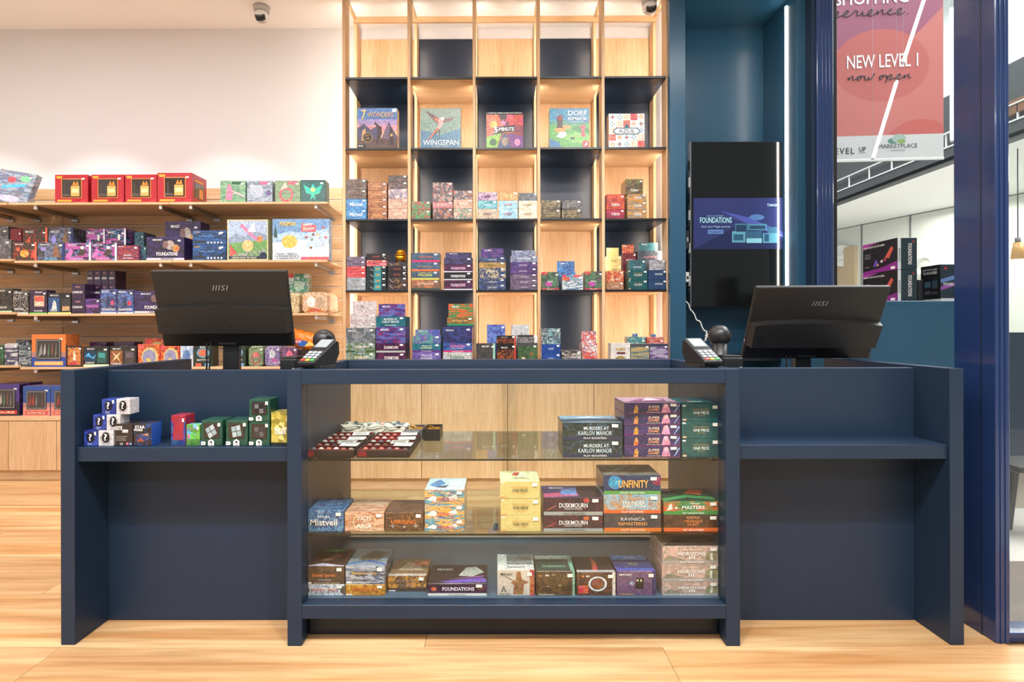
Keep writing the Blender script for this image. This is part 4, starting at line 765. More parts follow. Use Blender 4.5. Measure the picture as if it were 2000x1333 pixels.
kind('cal', 'snowy blue holiday calendar box', 'blob', '#8aa8c8 #c8d8e8 #6a8ab0 #e8eef4', st=0, n='calendar_box', d=[('r', 0, .6, 1, 1, '#6f96c0'), ('p', [(0, .6), (.3, .7), (.6, .66), (1, .78), (1, .5), (0, .5)], '#a8c4dc'), ('p', [(0, 0), (1, 0), (1, .45), (.5, .5), (0, .42)], '#dfe8f0'), ('p', [(.02, .55), (.05, .9), (.09, .55)], '#2f5a4a'), ('p', [(.56, .3), (.66, .62), (.8, .6), (.98, .7), (1, .35), (.75, .3)], '#b8cadc'), ('c', .3, .45, .14, .16, '#e0b850'), ('p', [(.5, .7), (.52, .9), (.78, .84), (.76, .68)], '#d8545a')] + [('c', x, y, .025, .03, c) for x, y, c in ((.6, .56, '#c8443c'), (.7, .5, '#5a8a6a'), (.8, .62, '#d89a4a'), (.9, .8, '#b86a4a'), (.68, .3, '#8a5a3c'), (.86, .4, '#c8d8f0'), (.94, .55, '#c85a5a'), (.6, .42, '#e8f0f8'), (.72, .62, '#7a4a3a'))] + [('r', .5, 0, 1, .08, '#c8505a')], t=[('POKEMON', .27, .88, .28, .1, '#e8c040', .04), ('HAPPY', .63, .86, .16, .07, W, .02, .2), ('HOLIDAYS', .64, .76, .2, .07, W, .02, .2), ('HOLIDAY CALENDAR', .25, .155, .38, .04, '#2a2a34', .02), ('CALENDRIER DES FETES', .26, .1, .44, .04, '#2a2a34', .02), ('CALENDARIO FESTIVO', .26, .045, .42, .04, '#2a2a34', .02)])
kind('cm1', 'black commander deck box', 'blob', '#1e1e20 #2e2c2a #6a5a3a #161618', t=[('MAGIC', .4, .9, .4, .07, W), ('HORIZONS', .4, .2, .56, .09, W)], band=[(0, .06, '#b8d8b0')], n='deck_box')
kind('cm2', 'charcoal pale figure deck box', 'blob', '#2a2a2a #3a3836 #c8beb0 #1e1e1e', t=[('MAGIC', .4, .9, .4, .07, W), ('HORIZONS', .42, .2, .6, .09, W)], band=[(0, .06, '#d8d8d4')], n='deck_box')
kind('cm3', 'black deck box with red card', 'blob', '#1e1a20 #2c2228 #6a3a8a #161216', t=[('MAGIC', .55, .9, .4, .07, W), ('THUNDER', .5, .12, .5, .07, W)], band=[(0, .05, '#6ad04a')], d=[('r', .26, .3, .84, .76, '#d8a070'), ('r', .3, .52, .8, .72, '#c83428'), ('r', .3, .33, .8, .5, '#d8c8b0')], n='deck_box')
kind('cm4', 'black deck box with blue hero', 'blob', '#141416 #1e1e22 #16161a #24242a', t=[('MAGIC', .3, .88, .36, .08, W), ('Fallout', .26, .16, .3, .1, W, .02, .2)], band=[(0, .07, '#e8d078')], d=[('r', .02, .1, .5, .78, '#2a5080'), ('p', [(.16, .2), (.2, .5), (.28, .66), (.36, .5), (.38, .2)], '#d8d4cc'), ('r', .6, .12, .96, .72, '#3a3c3a'), ('r', .62, .14, .94, .36, '#c09a68')], n='deck_box')
kind('dk1', 'black violet small deck box', 'blob', '#221a2c #3a2240 #18141e #6a3a80', t=[('DUSKMOURN', .46, .44, .74, .16, W), ('MAGIC', .5, .8, .36, .1, '#e0a0a0')], n='deck_box', st=0)
kind('dk2', 'black violet deck box with pink streak', 'streak', '#1c1826 #2a2034 #5a4ab0 #c04aa0', t=[('FOUNDATIONS', .5, .5, .8, .18, '#e08ad0', .02, .2)], n='deck_box')
kind('cm5', 'violet winged hero deck box', 'streak', '#2a2644 #4a6ab0 #3a2a5a #a8c0e0', t=[('MAGIC', .34, .91, .46, .06, W), ('FOUNDATIONS', .5, .17, .8, .09, W, .02)], band=[(0, .06, '#cfcad8')], d=[('c', .74, .44, .12, .1, '#c03a5a'), ('p', [(.3, .3), (.4, .7), (.55, .78), (.6, .3)], '#34405a')], n='deck_box')
kind('dg1', 'white and navy hero deck box', 'streak', '#2c3c5a #d0d0d4 #8a6a7a #1e2838', t=[('HEXED', .5, .2, .5, .08, W)], n='deck_box')
kind('dg2', 'navy dragon deck box', 'streak', '#1c2a3e #8a9aa0 #2c4458 #c8b890', n='deck_box', t=[('TIDAL', .5, .16, .5, .07, W)])
kind('dg3', 'dark green deck box', 'blob', '#16302a #2a6a4a #101e1c #8ab04a', n='deck_box')
kind('gft', 'orange and blue window gift box', 'blob', '#d87a3c #c86a34 #e08a48 #b86030', n='gift_box', st=1, win=2)
kind('fir', 'orange flame hero deck box', 'blob', '#c8602a #e09a3c #3a2018 #d8c8a8', d=[('f', 0, 0, 1, 1, .1, .08, '#241a18'), ('p', [(.42, .2), (.46, .6), (.52, .85), (.56, .6), (.62, .2)], '#f0d8c8'), ('p', [(.15, .1), (.45, .3), (.6, .3), (.85, .1)], '#b82a24')], n='deck_box')
kind('pc1', 'black deck box with cyan spirit', 'blob', '#17181a #1e2022 #141416 #24282a', t=[('MAGIC', .3, .88, .3, .08, W), ('DUSKMOURN', .26, .2, .34, .09, W)], band=[(0, .12, '#c8e0c0')], d=[('r', .02, .26, .5, .8, '#163a50'), ('p', [(.04, .5), (.2, .7), (.34, .45), (.5, .62), (.4, .38), (.2, .5)], '#3aa0d8'), ('r', .54, .2, .9, .76, '#2a5a54'), ('r', .6, .44, .84, .68, '#3a9a9a')], n='deck_box')
kind('pc2', 'black deck box with orange crest', 'blob', '#1a1816 #241f1c #161412 #2c2622', t=[('MAGIC', .28, .88, .3, .08, W), ('DUSKMOURN', .26, .15, .36, .09, W)], d=[('r', .02, .1, .48, .8, '#8a5426'), ('p', [(.08, .2), (.25, .45), (.42, .2), (.3, .5), (.42, .75), (.25, .56), (.08, .75), (.2, .5)], '#e8c8a0'), ('r', .56, .12, .92, .8, '#4a423c'), ('r', .6, .46, .88, .7, '#6a5a6a')], n='deck_box')
kind('bt1', 'red blister pack with round window', 'blob', '#d8452a #e8803c #2a2620 #c83024', d=[('c', .55, .45, .38, .42, '#c8b87a'), ('c', .52, .42, .3, .34, '#8a8ab0'), ('s', .5, .3, .16, .16, 6, '#e0c05a'), ('r', .0, .8, .3, .98, '#d8302c')], n='blister_pack', st=0)
kind('bt2', 'black battle deck box with ball emblem', 'blob', '#1c2420 #243a2c #161a18 #2c4a38', d=[('c', .5, .66, .34, .24, '#6a94b0'), ('c', .5, .66, .24, .17, '#c85a34'), ('r', .1, .02, .4, .16, '#d83a2c'), ('r', .6, .02, .9, .16, '#6aa0d0')], t=[('BATTLE', .5, .32, .6, .08, W), ('EX', .5, .94, .3, .07, W)], n='deck_box', st=0)
kind('bt3', 'white and blue battle deck box', 'blob', '#d8dce4 #8aa8d0 #c0c8d8 #e8ecf2', d=[('c', .5, .5, .3, .3, '#5a7ab0')], n='deck_box', st=0)
kind('fg1', 'black and violet figure window box', 'blob', '#1e1a28 #5a3a9a #16141e #2a2236', n='gift_box', st=1, win=3)
kind('fg2', 'blue and pink figure window box', 'blob', '#2a4a8a #4a6aa8 #d88a78 #3a5a9a', n='gift_box', st=1, win=4)
kind('ti1', 'pale orange hinged card tin', 'blob', '#c8905a #d8b890 #e8e0d8 #8a5a34', n='card_tin', cat='tin', st=0, oct=1, d=[('c', .35, .55, .18, .26, '#e0d8cc'), ('c', .7, .5, .2, .26, '#b89a7a'), ('p', [(.1, .05), (.3, .25), (.7, .2), (.9, .05)], '#b8602a')])
kind('ti2', 'green and red hinged card tin', 'blob', '#5f7a58 #8aa07a #4a6048 #a85a5a', n='card_tin', cat='tin', st=1, oct=1, d=[('o', .5, .4, .3, .3, .2, '#b83a54'), ('c', .5, .6, .16, .14, '#c85a5a')])
kind('ti3', 'violet hinged card tin', 'blob', '#6a5a8a #a89ab8 #4a3a6a #d0c8d8', n='card_tin', cat='tin', st=1, oct=1, d=[('c', .5, .62, .2, .2, '#b8bcc8'), ('p', [(.1, .1), (.4, .3), (.9, .2), (.6, .45)], '#b04a9a')])
kind('ti4', 'maroon hinged card tin', 'blob', '#5a4060 #7a5a80 #3f2c48 #c8546a', n='card_tin', cat='tin', st=1, oct=1, d=[('c', .5, .55, .22, .26, '#d05a78')])
kind('ti5', 'tan hinged card tin', 'blob', '#b89a6a #d8c8a0 #8a6a40 #e0d8c0', n='card_tin', cat='tin', st=0, oct=1)
kind('gbx', 'green and white hanging blister pack', 'blob', '#3f8a4a #d8e0dc #7aa0c0 #2a6034', n='blister_pack', d=[('r', 0, .78, .3, 1, '#c83a34'), ('c', .55, .35, .25, .25, '#a8c8b0')])
kind('slv', 'silver comic style tilted game box', 'streak', '#6a747a #a8b0b4 #4a8ac0 #c86a8a', n='game_box', d=[('c', .75, .8, .14, .1, '#6fc08a'), ('c', .4, .72, .12, .1, '#b8485a'), ('p', [(.2, .4), (.8, .56), (.8, .66), (.2, .5)], '#4ab0e8'), ('c', .5, .12, .3, .1, '#c8bcd8')])
# --- small goods on the counter shelf
kind('q1', 'royal blue mystery figure box', 'streak', '#24368a #2f4aa8 #1b2868 #3f5cc0', n='mystery_box', d=[('c', .5, .55, .3, .34, '#141830')], t=[('?', .52, .58, .22, .44, W, .03), ('DC', .5, .14, .3, .16, '#a8c0f0', .03)])
kind('q2', 'white mystery figure box', 'blob', '#c8c6c8 #d6d4d6 #bcbabd #dedcde', n='mystery_box', d=[('p', [(.1, .5), (.3, .9), (.7, .9), (.9, .5), (.7, .12), (.3, .12)], '#a8a6aa'), ('c', .5, .55, .26, .34, '#1c1a1c')], t=[('?', .52, .58, .22, .44, W, .03), ('DC', .5, .06, .3, .06, '#7a787c')], st=0)
kind('sw1', 'dark brown figure box showing its printed back', 'blob', '#2c2422 #342a28 #261f1d #2c2422', n='figure_box', st=0, d=[('r', .05, .72, .4, .9, W), ('r', .42, .6, .76, .74, '#d8d4d0'), ('r', .06, .42, .7, .44, '#a8a09c'), ('r', .06, .34, .6, .36, '#a8a09c'), ('r', .06, .26, .66, .28, '#a8a09c'), ('c', .72, .1, .07, .06, '#d86a7a'), ('c', .9, .1, .07, .06, '#6a8ac8')] + [('r', .08 + .04 * k, .73, .1 + .04 * k, .89, '#2a2422') for k in range(7)], t=[('CE', .4, .1, .16, .1, W)])
kind('sw2', 'black and blue space figure box', 'blob', '#1e1a1c #2c2422 #33508a #5a3a2a', n='figure_box', st=0, t=[('STAR', .4, .86, .54, .13, W, .04), ('WARS', .3, .73, .5, .11, W, .04)], spine=(1, '#2a56b0'), d=[('p', [(.1, .2), (.4, .55), (.9, .6), (.85, .25)], '#3a4470'), ('p', [(.2, .2), (.4, .38), (.6, .2)], '#a03428'), ('p', [(.5, .5), (.8, .58), (.84, .46)], '#c0883a')])
kind('spi', 'red and blue masked hero box', 'blob', '#a82630 #96202a #b02c36 #2f4a94', n='figure_box', st=1, d=[('r', 0, 0, 1, .16, '#2a3f80'), ('r', .0, .16, .12, .8, '#2f4890'), ('r', .88, .16, 1, .8, '#2f4890')])
kind('mcr', 'sky blue and green block game box', 'shard', '#58a8dc #5a9a3a #7ab8e0 #6ab04a', n='figure_box', st=1, t=[('MINECRAFT', .5, .8, .8, .14, '#8a8a8a', .03)], d=[('r', .0, .0, 1, .3, '#4a7a34'), ('r', .3, .3, .6, .58, '#5cae3e'), ('r', .08, .34, .26, .54, '#c86a8a')])
kind('puz', 'dark green puzzle cube window box', 'blob', '#1f4a38 #245240 #1b4232 #1f4a38', n='puzzle_box', st=1, win=5)
kind('six', 'mustard doodle party game box', 'shard', '#a89a3a #c0b054 #8a7e30 #d8cc80', n='game_box', st=0, t=[('SIX SECOND', .6, .5, .74, .09, W, .04), ('SCRIBBLES', .6, .4, .7, .09, W, .04)], band=[(0, .1, '#26241e')])
# --- window stock on the right
kind('wnb', 'black beginner game box', 'blob', '#1b1a20 #201e26 #16151a #2a2430', n='beginner_box', st=0, t=[('FOUNDATIONS', .62, .5, .1, .1, W)])

# printed lids of the boxes that end a pile in the showcase: drawn shapes and lettering (x, y, width, depth)
TOP = {
 'fnd': ([('r', 0, 0, 1, 1, '#2a2126'), ('p', [(.2, .1), (.9, .3), (1, .22), (1, .05), (.3, .02)], '#6a4ab0'), ('p', [(.5, .4), (.62, .85), (.8, .9), (.95, .6), (.75, .35)], '#b8b4b0'), ('p', [(.3, .2), (.95, .36), (.95, .4)], '#c86ad0')], [('MAGIC', .25, .72, .28, .12, W)]),
 'dus': ([('r', 0, 0, 1, 1, '#4a3a6a'), ('p', [(0, 0), (.6, .1), (.6, .5), (0, .3)], '#b84a78'), ('p', [(.3, .2), (.58, .2), (.62, .8), (.34, .7)], '#6a8ac8'), ('r', .62, 0, 1, 1, '#3a2a34')], [('MAGIC', .27, .76, .26, .14, W)]),
 'kar': ([('r', 0, 0, 1, 1, '#7a9cb4'), ('p', [(0, 0), (.4, .2), (1, .1), (1, .5), (.5, .6), (0, .4)], '#4a6a84'), ('p', [(.2, .6), (.5, .9), (.8, .7)], '#b4ccd8')], []),
 'pur': ([('r', 0, 0, 1, 1, '#b890a8'), ('p', [(.1, .2), (.4, .7), (.9, .8), (.8, .2)], '#8a4a78'), ('p', [(.4, .4), (.6, .9), (.8, .5)], '#e0ccd4')], []),
 'onp': ([('r', 0, 0, 1, 1, '#1c5a5c'), ('c', .35, .6, .16, .2, '#5a3a44'), ('p', [(.3, .3), (.7, .3), (.72, .4), (.3, .4)], '#a8c0b8')], []),
 'yel': ([('r', 0, 0, 1, 1, '#e6dcae'), ('p', [(.3, .6), (.36, .85), (.52, .88), (.5, .6), (.42, .5)], '#b8302c'), ('c', .56, .62, .08, .16, '#d8d0c8')], [('ONE PIECE', .5, .3, .3, .1, '#6a5a3a')]),
 'dbz': ([('r', 0, 0, 1, 1, '#c8d4dc'), ('p', [(.05, .4), (.3, .9), (.5, .5), (.3, .2)], '#5a8ac0'), ('p', [(.5, .2), (.7, .8), (.95, .6), (.8, .3)], '#e8eef2'), ('p', [(.2, .2), (.6, .4), (.5, .15)], '#4a4a58')], []),
 'unf': ([('r', 0, 0, 1, 1, '#8a8078'), ('p', [(.0, .1), (.5, .9), (.6, .9), (.1, .05)], '#a89e94'), ('p', [(.4, .1), (.9, .9), (1, .8), (.5, .05)], '#6e655e')], []),
 'mas': ([('r', 0, 0, 1, 1, '#2a4a38'), ('p', [(0, 0), (.5, .3), (1, .1), (1, .3), (.5, .5), (0, .2)], '#3f9a58'), ('p', [(.5, .6), (.7, .95), (.95, .9), (.8, .5)], '#d8642c'), ('r', 0, .7, .4, 1, '#1c1c20')], [('MAGIC', .18, .84, .26, .12, W)]),
 'hor': ([('r', 0, 0, 1, 1, '#8a6a5a'), ('p', [(0, 0), (.3, .4), (.6, .2), (1, .4), (1, 0)], '#4a3e3a'), ('p', [(.1, .6), (.5, .8), (.9, .7), (.5, .55)], '#b8988a')], []),
 'acr': ([('r', 0, 0, 1, 1, '#d6d4d2'), ('r', .26, .3, .98, 1, '#8f8f92')], [('Assassin', .5, .16, .5, .14, '#5a6a74')]),
 'dsc': ([('r', 0, 0, 1, 1, '#3a463e'), ('r', 0, .75, .9, 1, '#c0ccc4'), ('r', .9, 0, 1, 1, '#7fb098')], [('Duskmourn', .48, .3, .6, .16, '#9ac8b0')]),
 'rng': ([('r', 0, 0, 1, 1, '#33262a'), ('p', [(.42, 0), (.5, 1), (.6, .6), (.56, 0)], '#b02c30'), ('p', [(0, 0), (1, 0), (1, .12), (0, .12)], '#b8b4b8')], []),
 'whb': ([('r', 0, 0, 1, 1, '#3a3a78'), ('r', 0, .72, .95, 1, '#5a8ad8'), ('p', [(0, 0), (1, 0), (1, .15), (0, .2)], '#4a5ab0')], [('WHO', .5, .42, .3, .18, '#a8a070'), ('WHO', .5, .84, .3, .16, '#d8e0e8')]),
 'sd1': ([('r', 0, 0, 1, 1, '#4a3028'), ('p', [(0, .9), (.5, 1), (.9, .9), (.5, .8)], '#4a8a4a'), ('p', [(.0, .0), (.4, .16), (1, .02), (1, 0)], '#c8c0d8'), ('p', [(.3, .3), (.6, .7), (.8, .6), (.5, .25)], '#8a5a3c')], []),
 'sd3': ([('r', 0, 0, 1, 1, '#8a94a0'), ('p', [(.2, .3), (.5, .9), (.9, .8), (.8, .3)], '#6a6458'), ('p', [(0, .05), (.5, .25), (1, .05), (1, .15), (.5, .35), (0, .15)], '#3a6ab0')], []),
 'sd5': ([('r', 0, 0, 1, 1, '#8a6a50'), ('p', [(.2, .3), (.4, .8), (.7, .7), (.9, .3)], '#b8a088'), ('p', [(.5, .6), (.9, .95), (1, .6)], '#d87a4a'), ('r', 0, 0, 1, .1, '#c8c0b8')], []),
}
def lid_print(o, kd, w_, h_, d_):
    shp, txt = TOP[kd]; r_ = (-math.pi / 2, 0, 0)
    decal(o, shp, w_ * .985, d_ * .985, (0, -d_ / 2 + .0006, h_ + .0002), 'lid_print', 'print_art', rot=r_)
    for s, cx, cy, tw_, th_, c in txt: text(o, s, ((cx - .5) * w_, (cy - .5) * d_, h_ + .0012), tw_ * w_, th_ * d_, c, 'lid_lettering', rot=r_)
# ================================================================== PLACING BOXES
ZN = {}
ORD = ['first', 'second', 'third', 'fourth', 'fifth', 'sixth', 'seventh', 'eighth', 'ninth', 'tenth', 'eleventh', 'twelfth', 'thirteenth', 'fourteenth', 'fifteenth', 'sixteenth']
def sticker(o, w_, h_, d2, fx=.87, fy=.86):
    sw, sh = min(.021, w_ * .13), min(.011, h_ * .24)
    s = lbox('price_sticker', o, ((fx - .5) * w_, -d2 - .0032, fy * h_ - sh * .2), (sw, .0004, sh), 'card_white', 0)
    s.rotation_euler[1] = random.uniform(-.06, .06)
def octmesh(w_, d_, h_):
    c = min(w_, h_) * .16
    prof = [(-w_ / 2 + c, 0), (w_ / 2 - c, 0), (w_ / 2, c), (w_ / 2, h_ - c), (w_ / 2 - c, h_), (-w_ / 2 + c, h_), (-w_ / 2, h_ - c), (-w_ / 2, c)]
    b = .004; vs = []
    for (yy, k) in ((-d_ / 2, 1 - b / w_ * 2), (-d_ / 2 + b, 1), (d_ / 2 - b, 1), (d_ / 2, 1 - b / w_ * 2)):
        vs += [(x * k, yy, h_ / 2 + (z - h_ / 2) * k) for x, z in prof]
    fs = [list(range(8)), list(range(31, 23, -1))]
    for r_ in range(3):
        for i in range(8): j_ = (i + 1) % 8; fs.append([r_ * 8 + j_, r_ * 8 + i, r_ * 8 + 8 + i, r_ * 8 + 8 + j_])
    return vs, fs
def window(o, wk, w_, h_, d2):
    y = -d2 - .0006
    if wk == 1:                                        # red gift box: gold trim, clear window, orange carton inside
        decal(o, [('f', .2, .18, .82, .86, .022, .022, '#d88a3a'), ('p', [(.03, .95), (.24, .95), (.2, .86), (.07, .86)], '#d89a34'), ('p', [(.06, .05), (.5, .05), (.52, .12), (.08, .12)], '#d89a34'), ('r', .66, .06, .94, .1, '#7a1018'), ('p', [(.55, .02), (.97, .02), (.97, .14)], '#c83038')], w_, h_, (0, y, 0), 'trim_print')
        lbox('window', o, (.01 * w_, y - .0022, .52 * h_), (.57 * w_, .002, .62 * h_), 'window_clear', .001)
        decal(o, [('r', .5, .24, .76, .6, '#e0a058'), ('r', .52, .36, .74, .5, '#e8c890'), ('p', [(.54, .62), (.6, .78), (.64, .66), (.7, .78), (.74, .62)], '#d88028'), ('r', .24, .24, .46, .32, '#5a4a44'), ('r', .3, .3, .34, .7, '#4a3c36')], w_, h_, (0, y - .0036, 0), 'carton_inside')
        text(o, 'CHARIZARD ex', (-.22 * w_, y - .002, .085 * h_), .4 * w_, .05 * h_, '#f0c04a')
    elif wk in (2, 3, 4):
        a, b_, c, d = {2: ('#d87a3c', '#2c4aa0', '#e8b05a', 'GIFT COLLECTION'), 3: ('#4a3a7a', '#241f30', '#c8343c', 'FIGURE'), 4: ('#2f4f94', '#d88a7a', '#c84a4a', 'ULTRA PACK')}[wk]
        decal(o, [('r', 0, 0, 1, .45, b_), ('r', 0, .45, 1, 1, a), ('r', 0, .3, 1, .45, '#a87a78' if wk != 3 else '#2c2440'), ('r', .08, .05, .92, .17, c)], w_, h_, (0, y, 0), 'trim_print')
        lbox('window', o, (0, y - .0022, .54 * h_), (.74 * w_, .002, .62 * h_), 'window_clear', .001)
        cs = ['#8a8a86', '#a8a49c', '#5a7a5a', '#a05a4a', '#c8c4bc'] if wk != 4 else ['#8a3a34', '#a8403c', '#8a8480', '#5a4a48', '#c07a5a']
        decal(o, [('p', [(.2 + .12 * k + .05 * math.sin(k * 7), .28 + .06 * (k % 2)), (.24 + .12 * k, .5 + .1 * math.sin(k * 3)), (.3 + .11 * k, .74), (.33 + .1 * k, .42)], cs[k]) for k in range(5)] + [('f', .16, .26, .84, .82, .01, .01, '#b8b4ae')], w_, h_, (0, y - .0036, 0), 'figures_inside')
        text(o, d, (0, y - .003, .11 * h_), .7 * w_, .07 * h_, '#f0e0b8', bold=.03)
    elif wk == 5:
        lbox('window', o, (0, y - .0012, .6 * h_), (.72 * w_, .002, .58 * h_), 'window_clear', .003)
        cols = ('#a8b8bc', '#8fa4aa') if puz_i[0] < 2 else (('#3a3a3a', '#5a5a58') if puz_i[0] == 2 else ('#1c1c1e', '#6a6a6c'))
        a = (.5, .2, .1, .05)[puz_i[0] % 4]; puz_i[0] += 1
        sh_ = []
        for i in range(2):
            for k in range(2):
                q = [(i - 1 + .06, k - 1 + .06), (i - .06, k - 1 + .06), (i - .06, k - .06), (i - 1 + .06, k - .06)]
                sh_.append(('p', [(.5 + .22 * (p * math.cos(a) - r_ * math.sin(a)), .58 + .22 * (p * math.sin(a) + r_ * math.cos(a))) for p, r_ in q], cols[(i + k) % 2]))
        decal(o, sh_ + [('p', [(.36, .02), (.64, .02), (.64, .2), (.5, .28), (.36, .2)], W), ('p', [(.02, .04), (.2, .04), (.25, .11), (.2, .18), (.02, .18)], W), ('c', .5, .16, .05, .05, '#3a3a3a')], w_, h_, (0, y - .0026, 0), 'label_print')
        text(o, '8+', (-.38 * w_, y - .0045, .11 * h_), .1 * w_, .07 * h_, '#2a2a2a'); text(o, 'CUBE', (0, y - .0045, .07 * h_), .18 * w_, .05 * h_, '#2a2a2a')
puz_i = [0]
SC = [0]
def make_box(kd, x, yf, z, w_, h_, d_, rz=0):
    desc, style, cols, op = K[kd]
    d2 = d_ / 2
    nm = op.get('n', 'booster_box')
    if op.get('oct'):
        vs, fs = octmesh(w_, d_, h_); o = mesh(nm, vs, fs, 'art_' + style)
    else:
        me = boxmesh(nm, w_, d_, h_, .0012, True); me.materials.append(M['art_' + style]); o = bpy.data.objects.new(nm, me); link(o)
    o.location = (x, yf + d2, z); o.rotation_euler[2] = rz
    SC[0] += 1; o['seed'] = [SC[0] * 1.37 % 11, SC[0] * 2.71 % 13, SC[0] * .93 % 7]
    for i, c in enumerate(cols): o['c%d' % (i + 1)] = list(l4(c))
    y = -d2 - .0002
    for (y0, y1, c) in op.get('band', []):
        decal(o, [('r', 0, y0, 1, y1, c)], w_ - .001, h_, (0, y, 0), 'band')
    if 'd' in op: decal(o, op['d'], w_ * .995, h_ * .995, (0, y - .0002, h_ * .002), 'cover_print', 'print_art')
    for t in op.get('t', []):
        s, cx, cy, tw_, th_, c = t[:6]
        text(o, s, ((cx - .5) * w_, -d2 - .0033, cy * h_), tw_ * w_, th_ * h_, c, 'title_lettering', bold=t[6] if len(t) > 6 else .012, shear=t[7] if len(t) > 7 else 0)
    if 'spine' in op:
        sd, c = op['spine']; s = lbox('spine', o, (sd * (w_ / 2 + .0003), 0, h_ / 2), (.0006, d_ * .98, h_ * .985), 'ink', 0); s['ink'] = list(l4(c))
    if op.get('win'): window(o, op['win'], w_, h_, d2)
    if op.get('st', 1) and h_ > .03: sticker(o, w_, h_, d2)
    return o
def stack(zone, u0, u1, vb, tops, kinds, d, z, dep=.16, hdr=None, rz=0, grp=None, jit=.0):
    """boxes piled from the support z upward; edges read at the front plane d"""
    if isinstance(kinds, str): kinds = kinds.split()
    if len(kinds) == 1: kinds = kinds * len(tops)
    vm = (vb + tops[-1]) / 2
    xa_, xb_ = PX(u0, d, vm), PX(u1, d, vm)
    zz = z; prev = vb; objs = []
    for v, kd in zip(tops, kinds):
        h = (prev - v) * d / F
        jx = random.uniform(-jit, jit)
        o = make_box(kd, (xa_ + xb_) / 2 + jx, d + random.uniform(0, jit), zz, xb_ - xa_ - .0012, h - .0004, dep, rz)
        objs.append(o); o['_k'] = kd; zz += h; prev = v
        if v == tops[-1] and kd in TOP and d < 2.2: lid_print(o, kd, xb_ - xa_ - .0012, h - .0004, dep)
    if hdr:                                              # raised lid card of an open display box
        vt, ins, kd = hdr; h = (prev - vt) * d / F; o = objs[-1]; wd_ = (xb_ - xa_) * (1 - 2 * ins)
        hc = lbox('header_card', o, (0, -dep / 2 + .045, (objs[-1].dimensions.z if False else zz - o.location.z) + h / 2), (wd_, .004, h), 'art_' + K[kd][1], .0008)
        hc['seed'] = [SC[0] * .7, 3.1, SC[0] * 1.9 % 5]
        for i, c in enumerate(K[kd][2]): hc['c%d' % (i + 1)] = list(l4(c))
        text(hc, 'MAGIC' if kd not in ('lo4', 'lo6', 'pk3', 'op6') else 'GAME', (-wd_ * .2, -.003, h * .3), wd_ * .3, h * .14, W)
    ZN.setdefault(zone, []).append((u0, objs))
    return objs

# ================================================================== STOCK ON THE SLATWALL SHELVES
d = 3.962
Z0, Z1, Z2, Z3 = (SH[i] for i in range(4)); ZL = .012
z = "top slatwall shelf"
for u0, u1, v in ((107, 171.5, 339), (178, 242, 339), (244, 306, 339), (307, 375, 336)): stack(z, u0, u1, 395, [v], 'red', d, Z0, .2)
last = ZN[z][-1][1][0]                                   # end box shows a second window on its side
dm = last.dimensions
sw_ = lbox('side_window', last, (dm.x / 2 + .001, 0, .1), (.002, .13, .11), 'window_clear', .001); f_ = lbox('carton_inside', last, (dm.x / 2 + .0025, .02, .085), (.001, .05, .07), 'ink', 0); f_['ink'] = list(l4('#d88a44'))
lbox('side_trim', last, (dm.x / 2 + .0008, 0, .17), (.001, .1, .012), 'gold', 0)
for u0, u1, v, k in ((430, 480, 352, 'et1'), (482, 532, 352, 'et2'), (537, 587, 352, 'et3'), (587.5, 635, 351, 'et4')): stack(z, u0, u1, 395, [v], k, d, Z0, .1)
# tilted box on a wire easel at the far left
xw = PX(42, d, 360) - PX(-40, d, 360)
tb = make_box('slv', PX(-2, d, 360), d - .005, Z0 + .012, xw, .24, .045); tb.rotation_euler = (-.22, .18, -.1); tb.location.y += .07; tb.location.z += .008
tag(tb, 'silver comic style game box leaning on an easel, top shelf left end', 'box')
ez = empty('wire_easel', (PX(20, d), d + .08, Z0)); tag(ez, 'thin black wire easel behind the leaning silver box', 'easel')
tube('leg', ez, [(.06, .1, 0), (.03, .02, .12)], .002, 'cable_black', 'POLY'); tube('leg', ez, [(-.06, .1, 0), (-.03, .02, .12)], .002, 'cable_black', 'POLY'); tube('foot', ez, [(-.09, -.07, .004), (.07, -.07, .004)], .002, 'cable_black', 'POLY')
z = "front of second slatwall shelf"
stack(z, -28, 22, 508, [469], 'sp6', d, Z1 + ZL, .1)
for u0, u1, v, k in ((23.5, 72, 471, 'sp1'), (73, 126, 472, 'sp2'), (127, 178, 473, 'sp3'), (178.5, 228.5, 473, 'sp3'), (229, 271, 478, 'sp4')): stack(z, u0, u1, 508, [v], k, d, Z1, .12)
stack(z, 272, 285.5, 508, [479], 'sp5', d + .02, Z1, .14)
stack(z, 286, 360, 508, [462], 'fbg', d - .005, Z1, .13)
stack(z, 376, 442, 508, [477.5, 449], 'tkt', d, Z1, .16)
stack(z, 443.5, 524, 508, [428], 'ltp', d, Z1, .08); stack(z, 532, 643, 508, [427], 'cal', d, Z1, .07)
z = "rear of second slatwall shelf"
y2 = d + .13
stack(z, -30, 16, 508, [438], 'sp6', y2, Z1 + ZL, .11); stack(z, 20, 42, 508, [440], 'sp7', y2, Z1 + ZL if False else Z1, .2)
for u0, u1, k in ((44, 93, 'sp1'), (94, 143, 'sp2'), (168, 205, 'sp3'), (206, 246, 'sp3')): stack(z, u0, u1, 508, [438 if k != 'sp3' else 440], k, y2 + (.02 if u0 == 168 else 0), Z1, .15)
stack(z, 262, 281, 508, [446], 'sp5', y2 + .05, Z1, .15); stack(z, 322, 392, 508, [427], 'fbg', y2, Z1, .13)
z = "third slatwall shelf"
stack(z, -8, 24, 612, [565], 'cm1', d, Z2 + ZL, .08); stack(z, 25, 55, 612, [566], 'cm2', d - .008 if False else d, Z2 + ZL if False else Z2, .08)
stack(z, 58, 92, 612, [565], 'cm3', d, Z2, .08); stack(z, 93.5, 139, 612, [571], 'cm4', d, Z2, .09)
